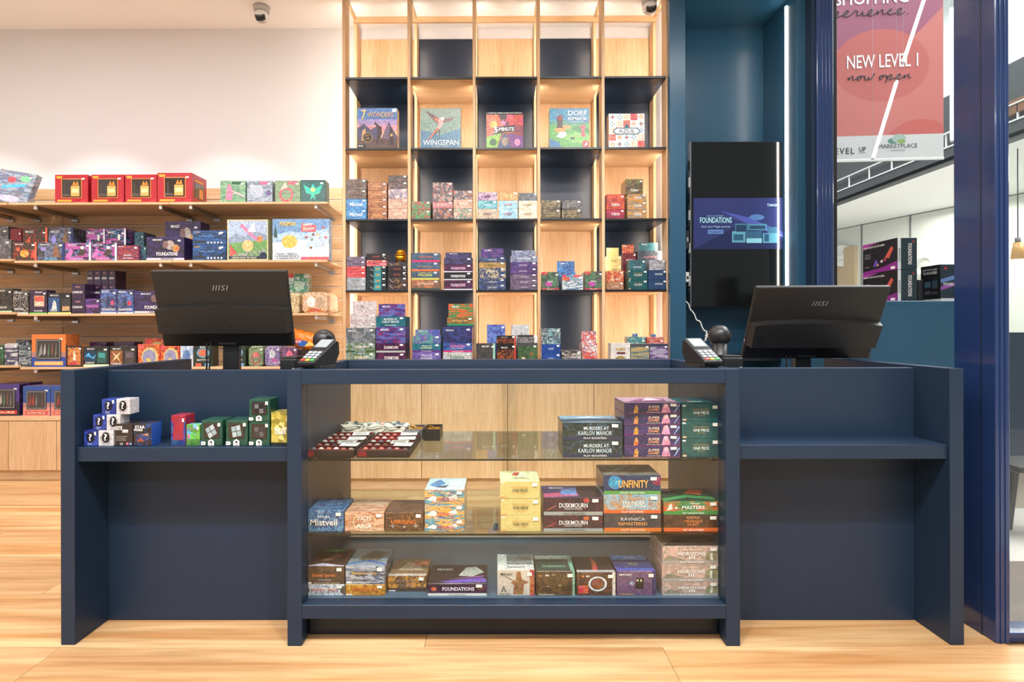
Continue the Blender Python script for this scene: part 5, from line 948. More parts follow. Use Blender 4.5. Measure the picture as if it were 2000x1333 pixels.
stack(z, 140, 166, 612, [582.5, 553.5], 'dk1', d, Z2, .09); stack(z, 166.5, 195.5, 612, [582.5], 'dk2', d, Z2, .09)
stack(z, 196, 228, 612, [564], 'cm5', d, Z2, .07); stack(z, 229, 261, 612, [565], 'cm5', d, Z2, .07); stack(z, 262, 340, 612, [568], 'fbg', d, Z2, .13)
z = "rear of third slatwall shelf"
for k, u in enumerate((170, 184, 198, 212)): stack(z, u, u + 13.4, 612, [582.5, 554, 526], 'dk1', d + .1, Z2, .12)
stack(z, 562, 601, 612, [570, 533], 'ti5 gbx', d + .18, Z2, .08)
z = "third slatwall shelf right end"
stack(z, 560, 585, 612, [572], 'ti5', d + .06, Z2, .1); stack(z, 590, 640, 612, [571], 'ti1', d, Z2, .05)
for k in range(4): stack("rear tin row, third slatwall shelf", 600 + 5 * k, 642 + 5 * k, 612, [572], 'ti1', d + .06 + .055 * k, Z2, .05)
z = "fourth slatwall shelf"
stack(z, -22, 7.5, 717, [677], 'dg3', d, Z3 + ZL, .07); stack(z, 8.5, 34.5, 717, [674], 'dg1', d, Z3 + ZL if False else Z3 + ZL, .07); stack(z, 36.5, 61, 717, [674], 'dg2', d, Z3, .07)
stack(z, 62, 128.5, 717, [653], 'gft', d, Z3, .13); stack(z, 129, 161, 717, [675], 'fir', d, Z3, .06); stack(z, 163, 213, 717, [677], 'pc1', d, Z3, .1); stack(z, 214, 267, 717, [677], 'pc2', d, Z3, .1)
stack(z, 269, 312, 717, [673], 'bt1', d, Z3, .06); stack(z, 313, 351, 717, [674], 'bt1', d, Z3, .06); stack(z, 352, 377, 717, [676], 'bt3', d, Z3, .08); stack(z, 378, 415, 717, [676], 'bt2', d, Z3, .09)
stack(z, 447, 480, 717, [676], 'bt2', d, Z3, .09); stack(z, 485, 514, 717, [678], 'ti2', d, Z3, .05); stack(z, 517, 547, 717, [678], 'ti3', d, Z3, .05); stack(z, 551, 580, 717, [679], 'ti4', d, Z3, .05)
for k in range(3):
    stack("rear of fourth slatwall shelf", 488 + 4 * k, 517 + 4 * k, 717, [677], 'ti2', d + .06 + .055 * k, Z3, .05); stack("rear of fourth slatwall shelf", 520 + 4 * k, 549 + 4 * k, 717, [677], 'ti3', d + .06 + .055 * k, Z3, .05)
for u0, u1, v, k in ((30, 58, 667, 'dg2'), (175, 208, 671, 'dk1'), (222, 262, 671, 'dk1'), (283, 327, 664, 'bt1')): stack("rear of fourth slatwall shelf", u0, u1, 717, [v], k, d + .16, Z3, .1)
stack(z, 622, 644, 717, [680], 'ti5', d + .06, Z3, .08)
z = 'the low cupboard at far left'
stack(z, -20, 38, 816, [754], 'fg1', 3.90, ZC, .2); stack(z, 45, 98, 816, [757], 'fg2', 3.88, ZC, .13); stack(z, 99.5, 152, 816, [757], 'fg2', 3.88, ZC, .13)
# orange foil bag
bg = empty('snack_bag', (PX(598, 4.02), 4.02, Z3)); tag(bg, 'bright orange foil bag standing behind the left card terminal', 'bag')
vs, fs = [], []
NX, NZ = 13, 9
for side in (-1, 1):
    for i in range(NX):
        for k in range(NZ):
            a, b_ = i / (NX - 1), k / (NZ - 1); t_ = math.sin(math.pi * a) ** .6 * math.sin(math.pi * b_) ** .6
            vs.append(((a - .5) * .21 + .006 * math.sin(b_ * 20), side * .035 * t_ + .006 * math.sin(a * 17 + b_ * 9) * t_, .18 + (b_ - .5) * .13 - .05 * (a - .5) + .004 * math.sin(a * 25)))
for s in (0, 1):
    for i in range(NX - 1):
        for k in range(NZ - 1):
            b_ = s * NX * NZ + i * NZ + k; q = [b_, b_ + NZ, b_ + NZ + 1, b_ + 1]; fs.append(q if s == 0 else q[::-1])
mesh('foil_body', vs, fs, 'bag_foil', bg, smooth=True)
lbox('base_carton', bg, (0, .0, .058), (.2, .05, .116), 'tray_brown', .002)
decal(bg, [('r', .05, .3, .4, .62, '#c8342c'), ('c', .45, .3, .2, .22, '#2a5aa8'), ('p', [(.5, .1), (.7, .5), (.9, .15)], '#e8c060')], .19, .1, (0, -.042, .13), 'bag_print'); text(bg, 'SNACKS', (-.05, -.046, .176), .06, .02, W)

# ================================================================== BOOKCASE STOCK
d = 3.968
def row(n): return ['', 'row one', 'row two', 'row three', 'row four', 'row five'][n]
def bz(r_, c_): return f'bookcase {row(r_)} column {["", "one", "two", "three", "four", "five"][c_]}'
R2, R3, R4 = ZR[1], ZR[2], ZR[3]
def game(name, label, u0, u1, v0, cols, style, shapes, texts, side, dep=.07):
    kind('tmp', label, style, cols, n='game_box', st=0); x0, x1 = PX(u0, d, 250), PX(u1, d, 250)
    h = (288.5 - v0) * d / F; o = make_box('tmp', (x0 + x1) / 2, d, R2, x1 - x0, h, dep); w_ = x1 - x0
    decal(o, shapes, w_ * .995, h * .995, (0, -dep / 2 - .0002, h * .002), 'cover_print', 'print_art')
    for s, cx, cy, tw_, th_, c, *r_ in texts: text(o, s, ((cx - .5) * w_, -dep / 2 - .0045, cy * h), tw_ * w_, th_ * h, c, 'title_lettering', bold=r_[0] if r_ else .01, shear=r_[1] if len(r_) > 1 else 0)
    o['label'] = label; o['category'] = 'box'; o['group'] = 'board games on bookcase row two'
    s = lbox('box_edge', o, (side * (w_ / 2 + .0003), 0, h / 2), (.0006, dep * .98, h * .98), 'ink', 0); s['ink'] = list(l4('#d8b48a'))
    return o
game('g1', 'sunset desert board game box with golden title, bookcase column one', 698, 776, 209, '#3a4a7a #8a6a90 #4a3a40 #c88a70', 'blob',
     [('r', 0, 0, 1, 1, '#4a74b0'), ('r', 0, .3, 1, .72, '#9a86b4'), ('r', 0, .3, 1, .58, '#d88a9a'), ('r', 0, .2, 1, .42, '#e0a878'), ('p', [(0, .5), (.16, .62), (.34, .46), (.5, .56), (.5, .2), (0, .2)], '#4f4a6a'), ('p', [(.58, .2), (.78, .66), (1, .3), (1, .2)], '#6a5a70'), ('p', [(.78, .66), (1, .3), (1, .2), (.8, .2)], '#544860'),
      ('r', 0, 0, 1, .24, '#5a4038'), ('p', [(.1, .2), (.12, .44), (.2, .5), (.24, .2)], '#c89a70'), ('p', [(.46, .12), (.5, .3), (.5, .52), (.42, .62), (.44, .66), (.56, .55), (.6, .56), (.62, .38), (.58, .28), (.66, .12), (.6, .12), (.56, .26), (.52, .12)], '#3f2c2a'), ('p', [(.8, .08), (.82, .46), (.85, .52), (.88, .46), (.92, .08)], '#3a2a26'), ('r', .83, .3, .88, .36, '#e8a040'), ('c', .26, .27, .13, .13, '#2a2420'), ('o', .26, .27, .12, .12, .12, '#b08a50'), ('r', .0, .01, .22, .1, '#141414'), ('r', .88, .9, .98, .98, W)],
     [('7', .16, .83, .12, .24, '#f0c880', .02), ('WONDERS', .58, .83, .64, .13, '#d8b070', 0), ('BEST', .26, .31, .1, .035, '#c8a060'), ('GAME', .26, .24, .1, .035, '#c8a060'), ('REPOS', .09, .06, .12, .035, W)], 1)
game('g2', 'grey green board game box with long winged bird, bookcase column two', 821, 900, 210, '#6a8a84 #8aa49a #4a6a7a #a0b0a0', 'blob',
     [('r', 0, 0, 1, 1, '#7a9488'), ('p', [(0, 0), (1, 0), (1, .5), (.5, .34), (0, .46)], '#4f7a94'), ('p', [(0, .7), (1, .8), (1, 1), (0, 1)], '#86998c'), ('p', [(.12, .94), (.3, .86), (.5, .72), (.5, .64), (.42, .62), (.26, .76)], '#6f5a52'), ('p', [(.3, .8), (.5, .7), (.5, .64), (.42, .64)], '#c85a44'), ('p', [(.56, .74), (.7, .74), (.9, .78), (.74, .68), (.58, .64)], '#7a5f58'), ('p', [(.46, .74), (.54, .78), (.58, .7), (.54, .58), (.46, .44), (.4, .46), (.44, .6)], '#d8a49a'), ('c', .545, .74, .045, .045, '#c8ccd0'), ('p', [(.4, .5), (.47, .5), (.28, .28), (.14, .16)], '#b85a44'), ('p', [(.44, .48), (.48, .46), (.48, .2)], '#4a3a36'), ('p', [(.4, .42), (.44, .42), (.26, .24)], '#3a302c')],
     [('WINGSPAN', .51, .14, .88, .13, '#e8efec', 0), ('A BIRD GAME', .5, .045, .4, .025, '#c8d4d8', 0)], 1)
game('g3', 'busy red and violet panelled dungeon board game box, bookcase column three', 950, 1022, 218, '#5a2a3a #8a3a34 #3a2a4a #c86a3a', 'blob',
     [('p', [(0, 1), (.3, 1), (.5, .5), (0, .78)], '#d8642c'), ('p', [(.3, 1), (.72, 1), (.56, .5)], '#6a2430'), ('p', [(.72, 1), (1, 1), (1, .64), (.56, .5)], '#b82a34'), ('p', [(0, .78), (.4, .5), (0, .3)], '#b8502a'), ('p', [(0, .3), (.4, .42), (.28, 0), (0, 0)], '#7ab03a'), ('p', [(.3, 0), (.5, .46), (.68, 0)], '#38466a'), ('p', [(.7, 0), (.56, .44), (1, .3), (1, 0)], '#6a2f78'), ('p', [(1, .64), (.6, .48), (1, .32)], '#7a2638'), ('c', .62, .84, .14, .1, '#d83c3c'), ('c', .2, .66, .1, .1, '#e0a84a'), ('c', .46, .86, .1, .09, '#4a3034'), ('c', .18, .16, .1, .1, '#2a5a34'), ('c', .5, .18, .09, .12, '#8a7a6a'), ('c', .84, .16, .08, .1, '#c87aa0'), ('c', .84, .58, .08, .08, '#8a3444'), ('r', 0, .93, 1, 1, '#1e1418'), ('p', [(.2, .4), (.76, .46), (.78, .64), (.22, .58)], '#201820'), ('s', .46, .7, .12, .1, 5, '#e07aa0')],
     [('5-MINUTE', .5, .52, .5, .1, W, .03), ('Dungeon', .6, .42, .3, .06, '#e08a3a', .02, .2), ('5', .26, .5, .1, .16, W, .04), ('A QUICK CARD GAME FOR HEROES', .5, .965, .9, .03, W)], -1)
game('g4', 'green landscape tile board game box with white title, bookcase column four', 1073, 1151, 211, '#4a8a5a #3a7a9a #6aa04a #2a5a7a', 'blob',
     [('r', 0, .6, 1, 1, '#3f86a8'), ('p', [(0, .66), (.3, .72), (.6, .62), (1, .68), (1, .5), (0, .5)], '#4a8a78'), ('r', 0, 0, 1, .58, '#56984a'), ('p', [(0, 0), (.3, .0), (.24, .14), (.06, .2), (0, .24)], '#2f6a9a'), ('p', [(.3, .3), (.7, .4), (1, .3), (1, .1), (.5, .14)], '#6fae52'), ('p', [(.55, .5), (.8, .56), (1, .5), (1, .38), (.7, .4)], '#3a7a44'), ('p', [(.12, .46), (.2, .38), (.36, .4), (.44, .5), (.5, .46), (.54, .54), (.46, .58), (.28, .56)], '#d88a3a'), ('p', [(.18, .5), (.2, .62), (.18, .74), (.26, .84), (.34, .74), (.32, .6), (.34, .5)], '#4a2c28'), ('c', .26, .76, .08, .06, '#7a2a24'), ('p', [(.18, .28), (.26, .4), (.4, .4), (.44, .32), (.32, .24)], '#f0efe8'), ('c', .84, .52, .07, .06, '#c83a3a'), ('p', [(.78, .28), (.82, .46), (.87, .46), (.91, .28)], '#c83034'), ('r', .83, .01, .99, .18, '#b82a3c'), ('p', [(.88, .04), (.92, .15), (.96, .08)], W), ('c', .58, .24, .06, .03, '#2a3a34')],
     [('DORF', .7, .87, .46, .13, W, .03), ('ROMANTIK', .7, .73, .46, .08, W, .02), ('THE BOARD GAME', .68, .65, .36, .025, '#d8e8f0')], -1)
tl = []
pal = ['#c8463a', '#2f7f8a', '#d8dce0', '#b8c8d0', '#e09a4a']
for i in range(5):
    for k in range(5):
        x, y_ = i / 5, k / 5; q = (i * 3 + k * 2) % 5
        tl += [('r', x + .004, y_ + .004, x + .196, y_ + .196, ['#e4e2dc', '#d0dce0', '#c84440', '#dfe4e4', '#e8d8c4'][q]), ('s', x + .1, y_ + .1, .085, .085, 4 if q % 2 else 8, ['#c8503c', '#24707c', '#d85a50', '#4a8a94', '#d87a34'][q]), ('c', x + .1, y_ + .1, .035, .035, ['#e8b868', '#e4ece8', '#c84440', '#b8503c', '#f0e0c8'][q])]
game('g5', 'mosaic tile patterned board game box, bookcase column five', 1189, 1259, 222, '#c8b8a0 #d8c8b0 #b8a890 #e0d0b8', 'blob',
     [('r', 0, 0, 1, 1, '#f0ece4')] + tl + [('p', [(.1, .48), (.2, .58), (.42, .58), (.5, .72), (.58, .58), (.8, .58), (.9, .48), (.8, .38), (.2, .38)], '#2a5a6a'), ('p', [(.14, .48), (.22, .555), (.78, .555), (.86, .48), (.78, .405), (.22, .405)], '#dfe2e4')],
     [('AZUL', .5, .48, .46, .11, '#24343f', .015)], -1)
z = bz(3, 1)
stack(z, 675.5, 716, 427, [407, 387, 368.5, 348], 'fb2 fb2 fb1 fb1', d, R3, .2, jit=.001); stack(z, 718, 756, 427, [413, 400, 386, 370.5, 355], 'fb3', d, R3, .2, jit=.001); stack(z, 758, 796, 427, [406, 387, 367, 354, 341], 'fb4 fb4 fb5 fb6 fb6', d, R3, .2)
z = bz(3, 2)
stack(z, 803.5, 841, 427, [409, 392], 'fb7', d, R3, .2); stack(z, 845, 884.5, 427, [405, 393, 374, 355], 'fb8 fb9 fb8 fb8', d, R3, .2); stack(z, 885.5, 923, 427, [406, 388, 371], 'fb0 fb4 fb8', d, R3, .2)
z = bz(3, 3)
stack(z, 933, 971.5, 427, [407, 391, 374.5], 'lc1 lc2 lc3', d, R3, .17); stack(z, 974, 1011.5, 427, [407, 391, 374], 'lc4 lc4 lc5', d, R3, .17); stack(z, 1013, 1050, 427, [408, 391, 376], 'lc6 lc6 lc7', d, R3, .17)
z = bz(3, 4)
stack(z, 1057.5, 1095, 427, [408, 390], 'mtl', d, R3, .17); stack(z, 1097, 1136, 427, [408, 391], 'mtl mtg', d, R3, .17)
z = bz(3, 5)
stack(z, 1184.5, 1220, 427, [409, 379], 'gu2 gud', d, R3, .18); stack(z, 1225, 1263, 427, [410, 394, 379], 'gu3', d, R3, .18)
o = stack('amber pile, bookcase row three column five', 1222, 1256, 379, [349], 'gu4', d + .01, R3 + (427 - 379) * d / F, .16)
z = bz(4, 1)
stack(z, 677, 714, 566, [552, 541, 530, 519, 509, 500], 'yg1 yg1 yg2 yg2 yg3 yg3', d, R4, .15, jit=.0015); stack(z, 715.5, 755, 566, [553, 542, 530, 519, 507, 494], 'yg4 yg4 yg4 yg4 yg6 yg5', d, R4, .15, jit=.001); stack(z, 756.5, 795, 566, [553, 541, 530, 519, 511], 'yg7 yg7 yg5 yg5 yg7', d, R4, .15, jit=.001)
g = empty('gold_figurine', (PX(783, d + .07, 500), d + .07, R4 + (566 - 511) * d / F)); tag(g, 'shiny gold tiered figurine on top of a black box pile', 'figurine')
cyl('plinth', g, (0, 0, .006), .045, .042, .012, 'tray_brown', 20); cyl('body', g, (0, 0, .035), .034, .04, .05, 'gold', 20); cyl('brim', g, (0, 0, .062), .046, .03, .012, 'gold', 20); sphere('dome', g, (0, 0, .078), .032, 'gold', 18, (1, 1, .7))
for s in (-1, 1): sphere('knob', g, (s * .03, -.01, .05), .012, 'gold', 10)
z = bz(4, 2)
stack(z, 803.5, 858, 566, [546, 529, 511, 493], 'mh1 mh2 mh3 mh4', d, R4, .13, jit=.0015); stack(z, 867, 923, 566, [546.5, 531, 516, 503], 'fn2 fnk fn2 fn3', d, R4, .13, hdr=(491, .04, 'fn3'), jit=.0015)
z = bz(4, 3)
stack(z, 935.5, 988, 566, [555.5, 545, 535, 523, 512, 502], 'lo1 lo1 lo2 lo2 lo3 lo1', d, R4, .13, hdr=(483, .08, 'lo4'), jit=.001); stack(z, 996.5, 1050, 566, [556, 546, 535, 523.5, 512, 500], 'lo5 lo5 lo5 lo4 lo4 lo6', d, R4, .13, hdr=(487, .05, 'lo6'), jit=.001)
z = bz(4, 4)
stack(z, 1058, 1092, 566, [531], 'pk1', d, R4, .13); stack(z, 1098, 1139, 566, [537], 'pk2', d, R4, .12); stack(z, 1142, 1177.5, 566, [530], 'pk1', d, R4, .13)
stack('rear ' + z, 1089, 1124, 566, [528], 'pk3', d + .15, R4, .1, hdr=(506, .0, 'pk3'))
z = bz(4, 5)
stack(z, 1184.5, 1218, 566, [551, 529], 'op5 op6', d, R4, .11); stack(z, 1227, 1265, 566, [547, 528], 'onp', d, R4, .12); stack(z, 1266, 1303, 566, [547, 528], 'op3', d, R4, .12)
z = 'rear ' + z
stack(z, 1184, 1214, 566, [533, 516, 498], 'yel', d + .135, R4, .1, hdr=(480, .1, 'yel')); stack(z, 1215.5, 1243, 566, [540, 515, 492], 'op1', d + .135, R4, .1, hdr=(474, .08, 'op6')); stack(z, 1245, 1294, 566, [540, 508, 488], 'op2 op4 op2', d + .135, R4, .1, hdr=(470, .12, 'op7'))
stack('upper tier, bookcase row four column five', 1229, 1261, 528, [508], 'op7', d + .004, R4 + (566 - 528) * d / F, .11); stack('upper tier, bookcase row four column five', 1268, 1300, 528, [508], 'op4', d + .004, R4 + (566 - 528) * d / F, .11)
# lower row stands on the cupboard top
d = 3.625; vb = 643 + (CAMZ - ZBASE) * F / d
z = bz(5, 1)
stack(z, 675.5, 733, vb, [688, 669.5, 640], 'bl1 bl1 bl2', d, ZBASE, .19, jit=.001); stack(z, 734.5, 792, vb, [688.5, 670.5, 638, 618], 'du2 du2 du3 kv2', d, ZBASE, .19, hdr=(593, .04, 'du3'), jit=.001)
stack('rear ' + z, 684, 736, vb, [680, 650, 634, 617], 'bl3', d + .2, ZBASE, .15, hdr=(591, .05, 'bl3'))
z = bz(5, 2)
stack(z, 805.5, 861, vb, [688, 671.5, 656], 'el2 el1 el3', d, ZBASE, .17, hdr=(644, .06, 'el3'), jit=.001); stack(z, 865, 922, vb, [688, 670, 639], 'km2 km1 km3', d, ZBASE, .19, jit=.001)
stack('rear ' + z, 873, 925, vb, [680, 640, 624], 'km3 km3 br1', d + .2, ZBASE, .13, hdr=(597, .04, 'mas'))
z = 'front ' + bz(5, 3)
stack(z, 930, 967.5, vb, [671], 'cd1', d, ZBASE, .09); stack(z, 970, 1008, vb, [671, 656], 'cd3', d, ZBASE, .09); stack(z, 1010.5, 1050, vb, [670.5, 655], 'cd5 cd6', d, ZBASE, .09)
z = 'rear ' + bz(5, 3)
stack(z, 951, 987, vb, [672, 636.5], 'cd2', d + .12, ZBASE, .12); stack(z, 999, 1034, vb, [672, 637], 'cd4', d + .12, ZBASE, .12)
z = bz(5, 4)
stack(z, 1057.5, 1095, vb, [690.5, 673, 642], 'an1 an1 an2', d, ZBASE, .17); stack(z, 1097, 1135, vb, [686], 'an3', d, ZBASE, .17); stack(z, 1137, 1167, vb, [672], 'an4', d + .05, ZBASE, .14, hdr=(649, .02, 'an4'))
z = 'front ' + bz(5, 5)
stack(z, 1193, 1231, vb, [671], 'pk4', d, ZBASE, .1); stack(z, 1232, 1268.5, vb, [672.5], 'pk5', d, ZBASE, .1); stack(z, 1269.5, 1305, vb, [672.5], 'pk6', d, ZBASE, .1)
z = 'rear ' + bz(5, 5)
stack(z, 1226, 1261, vb, [661], 'pk7', d + .13, ZBASE, .1, hdr=(655, .36, 'pk3')); stack(z, 1263, 1297, vb, [662], 'pk8', d + .13, ZBASE, .1, hdr=(656, .36, 'pk3'))

# ================================================================== SHOWCASE STOCK
d = 1.905
z = 'the upper glass shelf'
vb = 643 + (CAMZ - G1) * F / d
stack(z, 1098.5, 1216.5, vb, [860, 826], 'kar', d, G1, .15); stack(z, 1219, 1329.5, vb, [872, 851, 830, 809, 788], 'pur', d, G1, .16); stack(z, 1331.5, 1406, vb, [858, 824, 790], 'onp', d, G1, .17)
z = 'the middle glass shelf'
vb = 643 + (CAMZ - G2) * F / d
stack(z, 594, 671.5, vb, [997], 'mis', d, G2, .14); stack(z, 673, 750.5, vb, [1000], 'ari', d, G2, .14); stack(z, 752, 827.5, vb, [1001], 'upr', d, G2, .14); stack(z, 829, 907.5, vb, [1015, 986, 957], 'dbz', d, G2, .15)
stack(z, 977, 1056, vb, [1008.5, 974.5, 941], 'yel', d, G2, .14, jit=.002); stack(z, 1061, 1177.5, vb, [1007, 972], 'dus', d, G2, .14, jit=.002); stack(z, 1179, 1291.5, vb, [1003.5, 966.5, 929], 'rav out unf', d, G2, .15, jit=.001); stack(z, 1296, 1407, vb, [1006, 980], 'inn mas', d, G2, .15)
z = "the showcase floor"
vb = 643 + (CAMZ - G0) * F / d
stack(z, 596, 673, vb, [1142, 1106], 'sd2 sd1', d, G0, .15); stack(z, 674.5, 752, vb, [1142, 1106], 'sd4 sd3', d, G0, .15); stack(z, 757, 833, vb + 0, [1133], 'sd5', d + .03, G0, .14); stack(z, 835, 951, vb, [1140], 'fnd', d, G0, .15)
for u0, u1, v, k in ((971, 1044, 1113, 'acr'), (1047, 1123, 1116, 'dsc'), (1126, 1202.5, 1118, 'rng'), (1204.5, 1281.5, 1116, 'whb')): stack(z, u0, u1, vb, [v], k, d, G0, .13)
stack(z, 1293, 1408, vb, [1136.5, 1101.5, 1067], 'hor', d, G0, .16, jit=.001)
# trays of dice
def tray(u0, u1, label):
    x0, x1 = PX(u0, 1.91, 890), PX(u1, 1.91, 890); y0, y1 = 1.905, 2.24; e = empty('dice_tray', ((x0 + x1) / 2, (y0 + y1) / 2, G1)); tag(e, label, 'tray', 'dice trays')
    W_, L_ = x1 - x0, y1 - y0
    lbox('tray_base', e, (0, 0, .003), (W_, L_, .006), 'tray_brown', .001)
    for s in (-1, 1): lbox('rim', e, (s * (W_ / 2 - .003), 0, .014), (.006, L_, .022), 'tray_brown', .001); lbox('rim', e, (0, s * (L_ / 2 - .003), .014), (W_ - .012, .006, .022), 'tray_brown', .001)
    lbox('corner_mark', e, (-W_ / 2 + .02, -L_ / 2 - .0006, .013), (.03, .001, .018), 'tray_red', .0004)
    for r_ in range(6): lbox('divider', e, (0, -L_ / 2 + .01 + r_ * (L_ - .02) / 5, .017), (W_ - .014, .004, .02), 'tray_red', .0008)
    cs = ['#c8c4b0', '#8a9a94', '#c89a84', '#d8d4cc', '#7a6a5a', '#a8b4a8', '#b86a54', '#4a5a64']
    for r_ in range(5):
        for c_ in range(6):
            s = sphere('dice_stone', e, (-W_ / 2 + .02 + c_ * (W_ - .04) / 5, -L_ / 2 + .043 + r_ * (L_ - .02) / 5, .018), .0105, 'ink', 10, (1, 1, .9)); s['ink'] = list(l4(random.choice(cs)))
    for k, (fx, fy) in enumerate(((.26, .3), (.3, .02), (.22, -.2), (.34, -.34))):
        c = lbox('price_card', e, (fx * W_, fy * L_, .0315 + .0012 * k), (.062, .045, .0006), 'card_white', 0, (.06, 0, .12 - .07 * k))
        for q in range(3): s = lbox('card_line', c, (0, .01 - q * .009, .0006), (.042, .0025, .0004), 'ink', 0); s['ink'] = list(l4('#7a7a80'))
tray(594, 692, 'red lined tray of dice at the upper glass shelf left end'); tray(697, 800, 'red lined dice tray beside the empty part of the glass shelf')
def pouch(u, v, cs, label):
    p = P(u, v, 2.3); e = empty('drawstring_pouch', (p.x, 2.3, G1)); tag(e, label, 'pouch', 'cloth pouches'); vs, fs = [], []; n, m_ = 20, 7
    for k in range(m_):
        t_ = k / (m_ - 1); r_ = .055 * (1 - .25 * t_ ** 2) ; zz = .045 * t_
        for i in range(n):
            a = 2 * math.pi * i / n; q = 1 + .1 * math.sin(a * 5 + u) * (t_ + .3); vs.append((r_ * 1.05 * q * math.cos(a), r_ * .75 * q * math.sin(a), max(0, zz * (1 + .25 * math.sin(a * 3 + u)))))
    for k in range(m_ - 1):
        for i in range(n): j_ = (i + 1) % n; fs.append([k * n + i, k * n + j_, (k + 1) * n + j_, (k + 1) * n + i])
    fs.append(list(range(n))[::-1]); mesh('cloth_body', vs, fs, 'cloth', e, smooth=True)
    tube('drawstring', e, [(.05 * math.cos(a), .036 * math.sin(a) - .012, .045 + .006 * math.sin(a * 4)) for a in [i * .5 for i in range(13)]] + [(.01, -.06, .01), (-.02, -.075, .004)], .003, 'cloth')
    for i in range(9): a = i * .7; s = sphere('dice', e, (.028 * math.cos(a) * (.4 + .6 * (i % 2)), .02 * math.sin(a), .04 + .004 * (i % 3)), .009, 'ink', 6); s['ink'] = list(l4(cs[i % len(cs)]))
pouch(692, 850, ('#3a7a74', '#8a9a94', '#2a4a4a'), 'white drawstring pouch holding teal dice'); pouch(735, 850, ('#c8848a', '#d8b0a8', '#9aa09a'), 'white drawstring pouch holding pink dice'); pouch(775, 852, ('#2f3f4a', '#7a8a94', '#4a5a64'), 'white drawstring pouch holding dark grey dice')
def coin_tin(u0, u1, mat, label):
    dd = 2.19; x0, x1 = PX(u0, dd, 850), PX(u1, dd, 850); e = empty('coin_tin', ((x0 + x1) / 2, dd + .06, G1)); tag(e, label, 'tin', 'open coin tins'); w_ = x1 - x0
    lbox('base', e, (0, 0, .003), (w_, .12, .006), mat, .001)
    for s in (-1, 1): lbox('wall', e, (s * (w_ / 2 - .002), 0, .025), (.004, .12, .04), mat, .001); lbox('wall', e, (0, s * .058, .025), (w_ - .008, .004, .04), mat, .001)
    for k in range(10): cyl('coin', e, ((k % 3 - 1) * w_ * .26, (k // 3 - 1.2) * .03, .036 + .002 * (k % 2)), .011, .011, .003, 'gold', 12, (.2 * (k % 3 - 1), .15, 0))
coin_tin(789, 825, 'steel', 'open silver tin of gold coins on upper glass shelf'); coin_tin(827, 859, 'black_plastic', 'open black tin of gold coins on upper glass shelf')

# ================================================================== COUNTER SHELF STOCK
z = 'the left counter shelf'
d = 1.868; zb = zs1; vb = 643 + (CAMZ - zs1) * F / d
stack(z, 163, 191, vb, [840], 'q1', d, zb, .05); stack(z, 191.5, 222, vb, [840], 'q2', d, zb, .05)
h1 = (vb - 840) * d / F
stack('the second tier of mystery boxes', 181, 207, 840, [809.5], 'q1', d + .005, zb + h1, .05); stack('the second tier of mystery boxes', 207.5, 235, 840, [809.5], 'q2', d + .005, zb + h1, .05)
h2 = h1 + (840 - 809.5) * d / F
stack('the top tier of mystery boxes', 198, 226, 809.5, [779], 'q1', d + .01, zb + h2, .05); stack('the top tier of mystery boxes', 226.5, 254, 809.5, [779], 'q2', d + .01, zb + h2, .05)
stack(z, 224.5, 259, vb, [827], 'sw1', d, zb, .065); stack(z, 260, 296, vb, [827], 'sw2', d, zb, .05)
stack('rear ' + z, 196, 252, vb, [840, 810, 781], 'q2', d + .06 if False else d + .058, zb, .03) if False else None
stack('rear ' + z, 277, 306, vb, [830], 'sw2', d + .053, zb, .03)
stack(z, 334, 362.5, vb, [813], 'spi', d + .02, zb, .06); stack(z, 363.5, 391, vb, [830], 'mcr', d + .012, zb, .035)
stack(z, 392.5, 434, vb, [820.5], 'puz', d, zb, .08); stack(z, 441, 484, vb, [820.5], 'puz', d, zb, .08); stack(z, 486, 527, vb, [822.5, 779.5], 'puz', d, zb, .08); stack(z, 529, 561, vb, [805], 'six', d, zb, .07)

# ================================================================== LABELS: WHICH BOX IT IS
seen = {}
for zone, sts in ZN.items():
    sts.sort(key=lambda s: s[0])
    for i, (u, objs) in enumerate(sts):
        for k, o in enumerate(objs):
            desc = K[o['_k']][0]; del o['_k']
            if len(objs) == 1: lb = f'{desc}, {ORD[i]} from left on {zone}' if len(sts) > 1 else f'{desc} on {zone}'
            else:
                pos = 'bottom' if k == 0 else ('top' if k == len(objs) - 1 else ORD[k] + ' up')
                lb = f'{desc}, {pos} in {ORD[i]} pile, {zone}' if len(sts) > 1 else f'{desc}, {pos} of pile, {zone}'
            o['label'] = lb; o['category'] = 'tin' if 'tin' in desc.split() else 'box'; o['group'] = 'stock on ' + zone
            if len(lb.split()) > 16: print('LONG', len(lb.split()), lb)
            if lb in seen: print('DUP', lb)
            seen[lb] = 1

